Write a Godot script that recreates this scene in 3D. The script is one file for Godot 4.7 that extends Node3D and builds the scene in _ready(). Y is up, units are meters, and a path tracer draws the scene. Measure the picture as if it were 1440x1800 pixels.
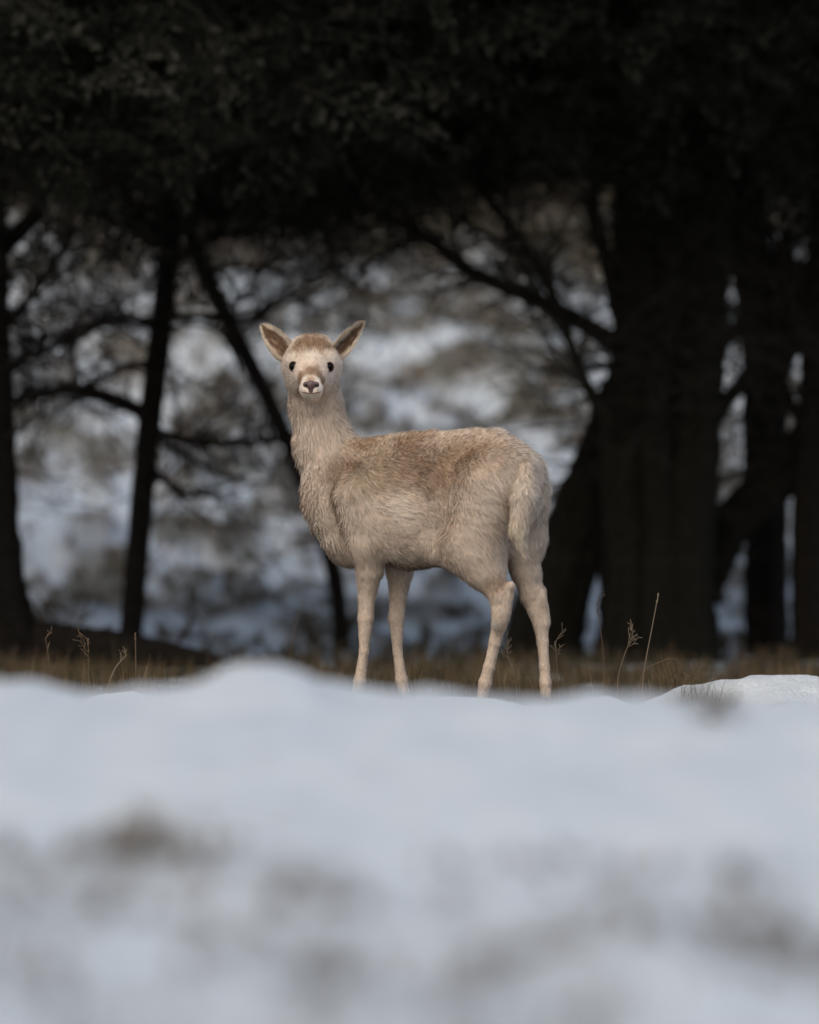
extends Node3D
# A pale young fallow deer on a snowy rise, dark trees and a patchy snow slope behind. Metres, y up; the deer stands near the origin, the camera 30 m away.

var rng := RandomNumberGenerator.new()
var n_low := FastNoiseLite.new()
var n_mid := FastNoiseLite.new()
var n_fine := FastNoiseLite.new()
var taken := {}
var mat := {}

func noise_of(f: FastNoiseLite, s: int, freq: float, octaves: int) -> void:
	f.noise_type = FastNoiseLite.TYPE_SIMPLEX_SMOOTH
	f.seed = s
	f.frequency = freq
	f.fractal_octaves = octaves

func _ready() -> void:
	rng.seed = 20240117
	noise_of(n_low, 11, 0.35, 3)
	noise_of(n_mid, 23, 1.3, 3)
	noise_of(n_fine, 37, 7.0, 3)
	make_camera_and_light()
	make_materials()
	make_ground()
	make_trees()
	make_deer()
	make_grass()
	make_stalks()

func make_camera_and_light() -> void:
	var cam := Camera3D.new()
	cam.name = "camera"
	cam.position = Vector3(0, 0.554, 30)
	cam.near = 0.5
	cam.far = 2000.0
	var lens := CameraAttributesPhysical.new()
	lens.frustum_focal_length = 252.8
	lens.frustum_focus_distance = 29.95
	lens.exposure_aperture = 2.05
	lens.frustum_near = 0.5
	lens.frustum_far = 2000.0
	cam.attributes = lens
	cam.fov = 5.4348
	add_child(cam)
	var sky_look := ProceduralSkyMaterial.new()
	sky_look.sky_top_color = Color(0.78, 0.86, 0.97)
	sky_look.sky_horizon_color = Color(0.48, 0.53, 0.61)
	sky_look.sky_curve = 0.35
	sky_look.ground_horizon_color = Color(0.36, 0.38, 0.41)
	sky_look.ground_bottom_color = Color(0.36, 0.38, 0.41)
	sky_look.sun_angle_max = 1.0
	var sky := Sky.new()
	sky.sky_material = sky_look
	var env := Environment.new()
	env.background_mode = Environment.BG_SKY
	env.sky = sky
	env.tonemap_mode = Environment.TONE_MAPPER_LINEAR
	env.tonemap_exposure = 1.5
	env.sdfgi_enabled = true
	env.ssao_enabled = true
	env.ssil_enabled = true
	var world := WorldEnvironment.new()
	world.name = "overcast_day"
	world.environment = env
	add_child(world)
	var sun := DirectionalLight3D.new()
	sun.name = "sun_behind_cloud"
	sun.light_color = Color(1.0, 0.97, 0.93)
	sun.light_energy = 0.5
	sun.light_angular_distance = 60.0
	sun.shadow_enabled = true
	sun.rotation_degrees = Vector3(-39, -24, 0)
	add_child(sun)

# ---------------------------------------------------------------- helpers
func numbered(called: String) -> String:
	if not taken.has(called):
		taken[called] = 0
		return called
	taken[called] += 1
	return "%s_%03d" % [called, taken[called]]

func thing(called: String, label: String, category: String, where: Vector3, group := "") -> Node3D:
	var o := Node3D.new()
	o.name = numbered(called)
	add_child(o)
	o.position = where
	o.set_meta("label", label)
	o.set_meta("category", category)
	if group:
		o.set_meta("group", group)
	return o

func part(called: String, mesh: Mesh, m: Material, parent: Node3D) -> MeshInstance3D:
	var o := MeshInstance3D.new()
	o.name = called
	o.mesh = mesh
	o.material_override = m
	parent.add_child(o, true)
	return o

func scatter(called: String, mesh: Mesh, m: Material, spots: Array, tints: PackedColorArray, parent: Node3D) -> MultiMeshInstance3D:
	var mm := MultiMesh.new()
	mm.transform_format = MultiMesh.TRANSFORM_3D
	mm.use_colors = true
	mm.mesh = mesh
	mm.instance_count = spots.size()
	for i in spots.size():
		mm.set_instance_transform(i, spots[i])
		mm.set_instance_color(i, tints[i])
	var o := MultiMeshInstance3D.new()
	o.name = called
	o.multimesh = mm
	o.material_override = m
	parent.add_child(o, true)
	return o

func paint(rough: float, spec := 0.3) -> StandardMaterial3D:
	var m := StandardMaterial3D.new()
	m.vertex_color_use_as_albedo = true
	m.roughness = rough
	m.metallic_specular = spec
	return m

func noise_texture(freq: float, s: int, dark: Color, light: Color, octaves := 4) -> NoiseTexture2D:
	var f := FastNoiseLite.new()
	noise_of(f, s, freq, octaves)
	var t := NoiseTexture2D.new()
	t.width = 512
	t.height = 512
	t.seamless = true
	t.noise = f
	var g := Gradient.new()
	g.set_color(0, dark)
	g.set_color(1, light)
	t.color_ramp = g
	return t

func make_materials() -> void:
	mat.ground = paint(0.75, 0.35)
	var grain := noise_texture(0.05, 5, Color(0.86, 0.87, 0.88), Color(1, 1, 1), 5)
	mat.ground.albedo_texture = grain
	mat.ground.uv1_triplanar = true
	mat.ground.uv1_world_triplanar = true
	mat.ground.uv1_scale = Vector3.ONE * 2.3
	mat.ground.heightmap_enabled = true
	mat.ground.heightmap_texture = noise_texture(0.09, 8, Color.BLACK, Color.WHITE, 5)
	mat.ground.heightmap_scale = 0.7
	mat.bark = paint(0.95, 0.15)
	mat.bark.albedo_texture = noise_texture(0.03, 9, Color(0.55, 0.55, 0.5), Color(1, 1, 1), 5)
	mat.bark.uv1_triplanar = true
	mat.bark.uv1_world_triplanar = true
	mat.bark.uv1_scale = Vector3(5, 1.2, 5)
	mat.bark.heightmap_enabled = true
	mat.bark.heightmap_texture = noise_texture(0.04, 12, Color.BLACK, Color.WHITE, 5)
	mat.bark.heightmap_scale = 3.0
	mat.twig = paint(0.95, 0.1)
	mat.grass = paint(0.85, 0.2)
	mat.hide = paint(0.9, 0.15)
	mat.fur = paint(0.7, 0.25)
	mat.horn = paint(0.45, 0.4)
	mat.eye = paint(0.12, 0.22)
	mat.nose = paint(0.42, 0.5)

# ---------------------------------------------------------------- ground
func slope_rise(d: float) -> float:
	var r := 0.0
	if d > 42.0:
		var s := d - 42.0
		r = 0.125 * s * s / (s + 3.0)
	if d > 64.0:
		r += 0.25 * (minf(d, 150.0) - 64.0)
	if d > 150.0:
		r = r - 0.125 * (d - 150.0) * 0.9
	return r

# swells of the ground: x, z, half width, half depth, height
var swells := [
	[-0.30, 10.5, 0.09, 0.9, 0.056], [-0.195, 10.7, 0.07, 0.8, 0.045], [-0.72, 10.5, 0.11, 0.9, 0.036], [0.60, 10.5, 0.22, 1.2, -0.030], [0.53, 10.5, 0.05, 0.7, 0.016], [0.11, 10.5, 0.23, 1.0, -0.006],
	[1.00, 0.35, 0.22, 0.22, 0.075], [0.80, 0.30, 0.14, 0.16, 0.045], [1.22, 0.4, 0.25, 0.3, 0.05], [0.70, 0.45, 0.08, 0.12, 0.03],
	[-0.83, 0.45, 0.10, 0.15, 0.05], [-0.74, 0.5, 0.06, 0.1, 0.035],
]
# clumps of dead grass or heather standing out of the snow: x, z, half width, half depth
var clumps := [
	[-0.392, 14.500, 0.094, 0.760], [-0.365, 15.100, 0.079, 0.585], [-0.281, 15.800, 0.045, 0.479], [0.748, 5.950, 0.095, 1.525], [0.315, 5.650, 0.058, 1.251], [0.525, 10.850, 0.066, 1.161], [0.211, 18.900, 0.053, 0.520],
	[-0.419, 15.800, 0.041, 0.425], [0.082, 18.100, 0.035, 0.373], [0.624, 4.300, 0.054, 0.836],
	[0.383, -25.850, 0.250, 0.467], [-0.085, -23.600, 0.212, 0.564], [-0.261, -24.900, 0.116, 0.460], [0.126, -29.550, 0.188, 0.741], [0.367, -28.050, 0.168, 0.483], [0.059, -25.850, 0.133, 0.350],
	[0.656, -21.800, 0.150, 0.551], [0.795, -23.850, 0.128, 0.453], [-0.166, -22.300, 0.083, 0.665], [-0.860, -14.050, 0.128, 0.738], [-0.656, -14.400, 0.105, 0.475], [-0.460, -13.650, 0.104, 0.520],
	[-0.571, -19.200, 0.117, 0.537], [-0.451, -17.500, 0.100, 0.429], [-1.060, -17.850, 0.189, 0.375], [-1.381, -17.600, 0.126, 0.428], [-1.375, -20.150, 0.132, 0.541], [-1.643, -19.450, 0.130, 0.538],
	[-0.838, -19.650, 0.131, 0.539], [-1.007, -18.950, 0.103, 0.322], [-0.757, -17.850, 0.126, 0.428], [-1.387, -16.950, 0.149, 0.430], [0.143, -15.150, 0.107, 0.451], [0.268, -14.150, 0.070, 0.486],
	[-0.929, -23.350, 0.113, 0.787], [-1.076, -22.300, 0.083, 0.665], [-0.668, -22.800, 0.111, 0.670], [-0.497, -28.950, 0.171, 0.734], [0.772, -26.300, 0.089, 0.470], [-0.060, -27.150, 0.151, 0.476],
	[-1.405, -15.150, 0.143, 0.677], [-1.710, -22.300, 0.152, 0.554], [-0.704, -16.050, 0.097, 0.328], [-0.454, -15.350, 0.096, 0.335], [1.409, -16.050, 0.085, 0.328], [1.374, -14.150, 0.082, 0.340],
	[0.024, -16.050, 0.073, 0.328], [0.737, -19.900, 0.079, 0.324], [0.511, -23.850, 0.128, 0.340], [0.505, -29.900, 0.142, 0.497], [0.916, -29.900, 0.126, 0.497], [-0.249, -28.950, 0.093, 0.612],
]
var clump_cells := {}

func sort_clumps() -> void:
	for c in clumps:
		for i in range(floori(c[1] - c[3] * 2.5), floori(c[1] + c[3] * 2.5) + 1):
			if not clump_cells.has(i):
				clump_cells[i] = []
			clump_cells[i].append(c)

func clump_at(x: float, z: float) -> float:
	var v := 0.0
	for c in clump_cells.get(floori(z), []):
		var a: float = (x - c[0]) / c[2]
		var b: float = (z - c[1]) / c[3]
		v = maxf(v, exp(-(a * a + b * b) * 0.9))
	return v

# how much of the ground is dead grass or heather rather than snow, 0 to 1; thickened near the camera to darken the snow
func growth_at(x: float, z: float) -> float:
	var d := 30.0 - z
	var c := clump_at(x, z)
	var rough := 0.5 * n_fine.get_noise_2d(x * 1.3 + 3.0, z * 0.6)
	if d < 28.7:
		var thin := n_mid.get_noise_2d(x * 1.5, z * 0.9 + 40.0) + 0.6 * n_low.get_noise_2d(x * 1.2 + 5.0, z * 0.5)
		var lone := smoothstep(0.25, 0.7, n_fine.get_noise_2d(x * 1.7, z * 0.9) + thin * 0.9 + 0.14 * smoothstep(17.0, 12.0, d))
		return clampf(smoothstep(0.2, 0.95, c + rough * 1.1) * 0.5 + lone * (0.14 + 0.5 * smoothstep(17.0, 12.0, d)), 0.0, 1.0)  # grass tips, made denser close to the camera to imitate lens darkening
	if d < 39.0:
		var heap := 0.0
		for s in swells:
			if s[1] < 1.0:
				heap = maxf(heap, exp(-pow((x - s[0]) / (s[2] * 1.25), 2) - pow((z - s[1]) / (s[3] * 1.5), 2)))
		var front := smoothstep(0.75, 1.15, z + 0.25 * n_mid.get_noise_2d(x * 2.0, z))
		var bare := 1.0 - maxf(smoothstep(0.25, 0.5, heap + rough * 0.35), front)
		var back := smoothstep(36.8, 38.6, d + 1.2 * n_mid.get_noise_2d(x * 1.5, z * 0.6))
		var gap := smoothstep(0.18, 0.4, n_mid.get_noise_2d(x * 1.6 + 8.0, z * 0.7) + 0.4 * n_fine.get_noise_2d(x, z * 0.5)) * smoothstep(-0.8, -2.0, z)
		return clampf(bare - back * 0.9 - gap * 0.9 + c, 0.0, 1.0)
	var more := smoothstep(58.5, 63.0, d + 2.5 * n_low.get_noise_2d(x * 1.5, 7.0)) * 0.9
	var v := 0.8 * n_mid.get_noise_2d(x * 2.1 + 50.0, z * 0.95) + 0.4 * n_fine.get_noise_2d(x * 0.7, z * 0.35) + 0.3 * n_low.get_noise_2d(x * 2.0, z)
	return clampf(smoothstep(0.02, 0.22, v) * 0.95 + smoothstep(0.25, 0.9, c + rough * 0.7) * 0.85 + more, 0.0, 1.0)

func ground_at(x: float, z: float, g := -1.0) -> float:
	var d := 30.0 - z
	var y := slope_rise(d)
	var fore := smoothstep(28.9, 27.0, d)
	y += fore * 0.05
	y += 0.165 * exp(-pow((z - 10.5) / 2.9, 2)) * (1.0 + 0.12 * n_mid.get_noise_2d(x * 1.6, z * 0.4))
	y -= 0.01 * smoothstep(14.0, 17.0, z) * smoothstep(24.0, 20.0, z)
	for s in swells:
		var b: float = (z - s[1]) / s[3]
		if absf(b) < 3.0:
			var a: float = (x - s[0]) / s[2]
			y += s[4] * exp(-a * a - b * b)
	var still := 1.0 - 0.75 * exp(-pow(x / 1.2, 2) - pow(z / 0.8, 2))
	y += fore * (0.065 * n_mid.get_noise_2d(x * 1.5, z * 1.0) * (1.0 - 0.62 * exp(-pow((z - 10.5) / 2.0, 2))) + 0.03 * n_low.get_noise_2d(x, z * 0.7))
	y += 0.012 * still * n_mid.get_noise_2d(x * 2.5 + 9.0, z * 2.5) + 0.005 * n_fine.get_noise_2d(x * 1.4, z * 1.4) + 0.014 * smoothstep(0.55, 0.8, x) * exp(-pow((z - 0.4) / 0.4, 2)) * n_mid.get_noise_2d(x * 5.0, z * 5.0)
	if d > 40.0:
		var k := smoothstep(40.0, 46.0, d)
		y += k * (0.12 * n_mid.get_noise_2d(x * 1.2, z * 0.7) + 0.22 * n_low.get_noise_2d(x * 0.8, z * 0.5))
		if g >= 0.0:
			y += k * 0.07 * g
	elif g >= 0.0:
		y += 0.015 * g * fore
	if d < 6.0:
		y -= 0.1 * (6.0 - d) / 6.0
	return y

func make_ground() -> void:
	sort_clumps()
	var zs := PackedFloat32Array()
	var d := -80.0
	while d < 420.0:
		zs.append(30.0 - d)
		if d < 0.0:
			d += maxf(0.5, -d * 0.15)
		elif d < 28.6:
			d += 0.1
		elif d < 31.2:
			d += 0.018
		elif d < 36.0:
			d += 0.05
		elif d < 67.0:
			d += 0.1
		else:
			d *= 1.05
	var xs := PackedFloat32Array([0.0])
	var x := 0.0
	while x < 300.0:
		x += 0.026 if x < 1.35 else 0.08 if x < 4.0 else x * 0.14
		xs.append(x)
		xs.insert(0, -x)
	var nx := xs.size()
	var nz := zs.size()
	var pos := PackedVector3Array()
	var col := PackedColorArray()
	var nor := PackedVector3Array()
	pos.resize(nx * nz)
	col.resize(nx * nz)
	nor.resize(nx * nz)
	var snow := Color(0.55, 0.57, 0.595)
	for j in nz:
		for i in nx:
			var px := xs[i]
			var pz := zs[j]
			var g := growth_at(px, pz)
			var py := ground_at(px, pz, g)
			pos[j * nx + i] = Vector3(px, py, pz)
			var t := n_mid.get_noise_2d(px * 3.0, pz * 1.5 + 90.0)
			var dirt := Color(0.075, 0.056, 0.036).lerp(Color(0.05, 0.043, 0.028), clampf(0.5 + t, 0.0, 1.0))
			if 30.0 - pz > 40.0:
				dirt = Color(0.115, 0.085, 0.062).lerp(Color(0.09, 0.08, 0.052), clampf(0.5 + t, 0.0, 1.0))
			col[j * nx + i] = snow.lerp(dirt, g)
	var index := PackedInt32Array()
	index.resize((nx - 1) * (nz - 1) * 6)
	var k := 0
	for j in nz - 1:
		for i in nx - 1:
			var a := j * nx + i
			# rows run away from the camera
			index[k] = a
			index[k + 1] = a + nx
			index[k + 2] = a + 1
			index[k + 3] = a + 1
			index[k + 4] = a + nx
			index[k + 5] = a + nx + 1
			k += 6
	for j in nz:
		for i in nx:
			var e := pos[j * nx + mini(i + 1, nx - 1)] - pos[j * nx + maxi(i - 1, 0)]
			var f := pos[mini(j + 1, nz - 1) * nx + i] - pos[maxi(j - 1, 0) * nx + i]
			nor[j * nx + i] = e.cross(f).normalized()
	var arrays := []
	arrays.resize(Mesh.ARRAY_MAX)
	arrays[Mesh.ARRAY_VERTEX] = pos
	arrays[Mesh.ARRAY_NORMAL] = nor
	arrays[Mesh.ARRAY_COLOR] = col
	arrays[Mesh.ARRAY_INDEX] = index
	var mesh := ArrayMesh.new()
	mesh.add_surface_from_arrays(Mesh.PRIMITIVE_TRIANGLES, arrays)
	var o := part("ground", mesh, mat.ground, self)
	o.set_meta("kind", "structure")
	o.set_meta("label", "patchy snow over dead grass and heather, rising to a slope behind the trees")
	o.set_meta("category", "ground")

# ---------------------------------------------------------------- trees
func smooth_path(keys: Array, steps: int) -> Array:
	var out := []
	var n := keys.size()
	for i in n - 1:
		var p0: Vector3 = keys[maxi(i - 1, 0)][0]
		var p1: Vector3 = keys[i][0]
		var p2: Vector3 = keys[i + 1][0]
		var p3: Vector3 = keys[mini(i + 2, n - 1)][0]
		for s in steps:
			var t := float(s) / steps
			out.append([p1.cubic_interpolate(p2, p0, p3, t), lerpf(keys[i][1], keys[i + 1][1], t)])
	out.append([keys[n - 1][0], keys[n - 1][1]])
	return out

func tube(st: SurfaceTool, path: Array, sides: int, tint: Color, fluted := 0.0, wobble := 0.0) -> void:
	var rings := []
	var side := Vector3.RIGHT
	var phase := rng.randf() * TAU
	for i in path.size():
		var dir: Vector3 = (path[mini(i + 1, path.size() - 1)][0] - path[maxi(i - 1, 0)][0]).normalized()
		side = (side - dir * side.dot(dir))
		side = side.normalized() if side.length() > 0.01 else dir.cross(Vector3.BACK).normalized()
		var up := dir.cross(side)
		var ring := PackedVector3Array()
		for s in sides:
			var a := TAU * s / sides
			var r: float = path[i][1]
			if fluted > 0.0:
				r *= 1.0 + fluted * (0.6 * cos(a * 5.0 + phase + i * 0.04) + 0.4 * cos(a * 8.0 - phase * 2.0 - i * 0.05)) + fluted * 0.6 * n_fine.get_noise_3d(cos(a) * 0.5 + phase, i * 0.03, sin(a) * 0.5)
			if wobble > 0.0:
				r *= 1.0 + wobble * n_fine.get_noise_3d(i * 0.08, a * 0.3, phase * 3.0)
			ring.append(path[i][0] + (side * cos(a) + up * sin(a)) * r)
		rings.append(ring)
	for i in rings.size() - 1:
		for s in sides:
			var q := (s + 1) % sides
			for v in [rings[i][s], rings[i][q], rings[i + 1][s], rings[i][q], rings[i + 1][q], rings[i + 1][s]]:
				st.set_color(tint)
				st.add_vertex(v)
	var last: int = rings.size() - 1
	for s in sides:
		for v in [rings[last][s], rings[last][(s + 1) % sides], path[last][0]]:
			st.set_color(tint)
			st.add_vertex(v)

func sprout(st: SurfaceTool, from: Vector3, dir: Vector3, length: float, r: float, level: int, tint: Color) -> void:
	var keys := []
	var p := from
	var d := dir.normalized()
	var steps := 4 if level > 0 else 3
	for i in steps + 1:
		keys.append([p, maxf(r * (1.0 - 0.8 * i / steps), 0.0012)])
		d = (d + Vector3(rng.randf_range(-1, 1), rng.randf_range(-0.9, 0.8), rng.randf_range(-1, 1)) * 0.28).normalized()
		p += d * length / steps
	tube(st, keys, 4 if r > 0.006 else 3, tint)
	if level > 0:
		for k in rng.randi_range(3, 5):
			var i := rng.randi_range(1, steps)
			var side := Vector3(rng.randf_range(-1, 1), rng.randf_range(-0.7, 0.9), rng.randf_range(-1, 1))
			var base_dir: Vector3 = keys[i][0] - keys[i - 1][0]
			sprout(st, keys[i][0], base_dir.normalized() + side * 0.9, length * rng.randf_range(0.4, 0.7), r * 0.5, level - 1, tint)

# a tree: stems and limbs as paths of [point, radius] in the scene; a crown of twigs and small dark leaves inside a list of [centre, half size] lobes; lobes with scale and density are unseen, added for shade
func make_tree(label: String, stems: Array, limbs: Array, twiggy: int, lobes: Array, leaves: int, tint: Color, sides := 14, fluted := 0.06) -> void:
	var foot: Vector3 = stems[0][0][0]
	foot.y = ground_at(foot.x, foot.z)
	var t := thing("tree", label, "tree", foot, "dark trees behind the deer")
	var shift := func(path: Array) -> Array: return path.map(func(k): return [k[0] - foot, k[1]])
	var first := true
	for s in stems:
		var st := SurfaceTool.new()
		st.begin(Mesh.PRIMITIVE_TRIANGLES)
		st.set_smooth_group(0)
		tube(st, smooth_path(shift.call(s), 8), sides, tint, fluted, 0.1)
		st.index()
		st.generate_normals()
		part("trunk" if first else "stem", st.commit(), mat.bark, t)
		first = false
	for l in limbs:
		var st := SurfaceTool.new()
		st.begin(Mesh.PRIMITIVE_TRIANGLES)
		st.set_smooth_group(0)
		tube(st, smooth_path(shift.call(l), 5), 8, tint, 0.0, 0.25)
		st.index()
		st.generate_normals()
		part("limb", st.commit(), mat.bark, t)
	# twigs along the limbs and the upper stem
	var tw := SurfaceTool.new()
	tw.begin(Mesh.PRIMITIVE_TRIANGLES)
	for l in limbs:
		var path: Array = smooth_path(shift.call(l), 5)
		var many := int(path.size() * 0.35 * twiggy / 10.0)
		for k in many:
			var i := rng.randi_range(int(path.size() * 0.2), path.size() - 1)
			var along: Vector3 = path[i][0] - path[i - 1][0]
			var out := Vector3(rng.randf_range(-1, 1), rng.randf_range(-0.5, 0.9), rng.randf_range(-1, 1))
			sprout(tw, path[i][0], along.normalized() * 0.5 + out, rng.randf_range(0.15, 0.45), minf(path[i][1] * 0.4, 0.007), 2, tint)
	for s in stems:
		var path: Array = smooth_path(shift.call(s), 8)
		for k in twiggy:
			var i := rng.randi_range(int(path.size() * 0.45), path.size() - 1)
			var out := Vector3(rng.randf_range(-1, 1), rng.randf_range(-0.3, 0.6), rng.randf_range(-1, 1))
			sprout(tw, path[i][0], out, rng.randf_range(0.25, 0.6), 0.007, 2, tint)
	tw.generate_normals()
	if limbs.size() or twiggy:
		part("twigs", tw.commit(), mat.twig, t)
	if leaves > 0:
		var spots := []
		var tints := PackedColorArray()
		var total := 0.0
		for b in lobes:
			total += b[1].x * b[1].y * b[1].z if b.size() < 3 else 0.0
		for b in lobes:
			var share := int(leaves * b[1].x * b[1].y * b[1].z / total) if b.size() < 3 else int(b[1].x * b[1].y * b[1].z * 4.19 * b[3])  # scaled lobes: unseen canopy added above the view to block light
			for k in share:
				var q := Vector3(rng.randf_range(-1, 1), rng.randf_range(-1, 1), rng.randf_range(-1, 1))
				if q.length() > 1.0:
					q = q.normalized() * pow(rng.randf(), 0.4)
				var p: Vector3 = b[0] + q * b[1]
				if b.size() < 3 and n_mid.get_noise_3dv(p * 0.9) < -0.22:
					continue
				var basis := Basis.from_euler(Vector3(rng.randf_range(-0.9, 0.7), rng.randf() * TAU, rng.randf_range(-0.6, 0.6))).scaled(Vector3.ONE * rng.randf_range(0.7, 1.4) * (b[2] if b.size() > 2 else 1.0))
				spots.append(Transform3D(basis, p - foot))
				var w := rng.randf_range(0.7, 1.25)
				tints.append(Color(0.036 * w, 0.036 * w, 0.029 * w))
		scatter("crown_and_shade_canopy", mat.spray, mat.twig, spots, tints, t).set_meta("kind", "stuff")

func make_spray() -> void:
	var st := SurfaceTool.new()
	st.begin(Mesh.PRIMITIVE_TRIANGLES)
	var white := Color(1, 1, 1)
	tube(st, [[Vector3.ZERO, 0.004], [Vector3(0.02, 0.03, -0.12), 0.003], [Vector3(-0.01, 0.0, -0.24), 0.0022], [Vector3(0.01, -0.05, -0.36), 0.001]], 3, white)
	for k in 9:
		var z := -0.04 - 0.034 * k
		var s := 1.0 if k % 2 else -1.0
		var end := Vector3(s * rng.randf_range(0.06, 0.13), rng.randf_range(-0.05, 0.05), z - rng.randf_range(0.05, 0.12))
		var root := Vector3(0.0, 0.01, z)
		tube(st, [[root, 0.0025], [root.lerp(end, 0.5) + Vector3(0, 0.01, 0), 0.0018], [end, 0.0008]], 3, white)
		for j in 4:
			var p := root.lerp(end, 0.3 + 0.22 * j)
			var a := Vector3(rng.randf_range(-1, 1), rng.randf_range(-1, 0.6), rng.randf_range(-1, 0.3)).normalized()
			var b := a.cross(Vector3(rng.randf_range(-1, 1), rng.randf_range(-1, 1), rng.randf_range(-1, 1))).normalized()
			var l := rng.randf_range(0.025, 0.04)
			var w := rng.randf_range(0.008, 0.012)
			var tip := p + a * l
			var m1 := p + a * l * 0.45 + b * w
			var m2 := p + a * l * 0.45 - b * w
			var fold := a.cross(b) * w * 0.5
			for v in [p, m1 + fold, tip, p, tip, m2 + fold]:
				st.set_color(white)
				st.add_vertex(v)
	st.generate_normals()
	mat.spray = st.commit()

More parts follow.
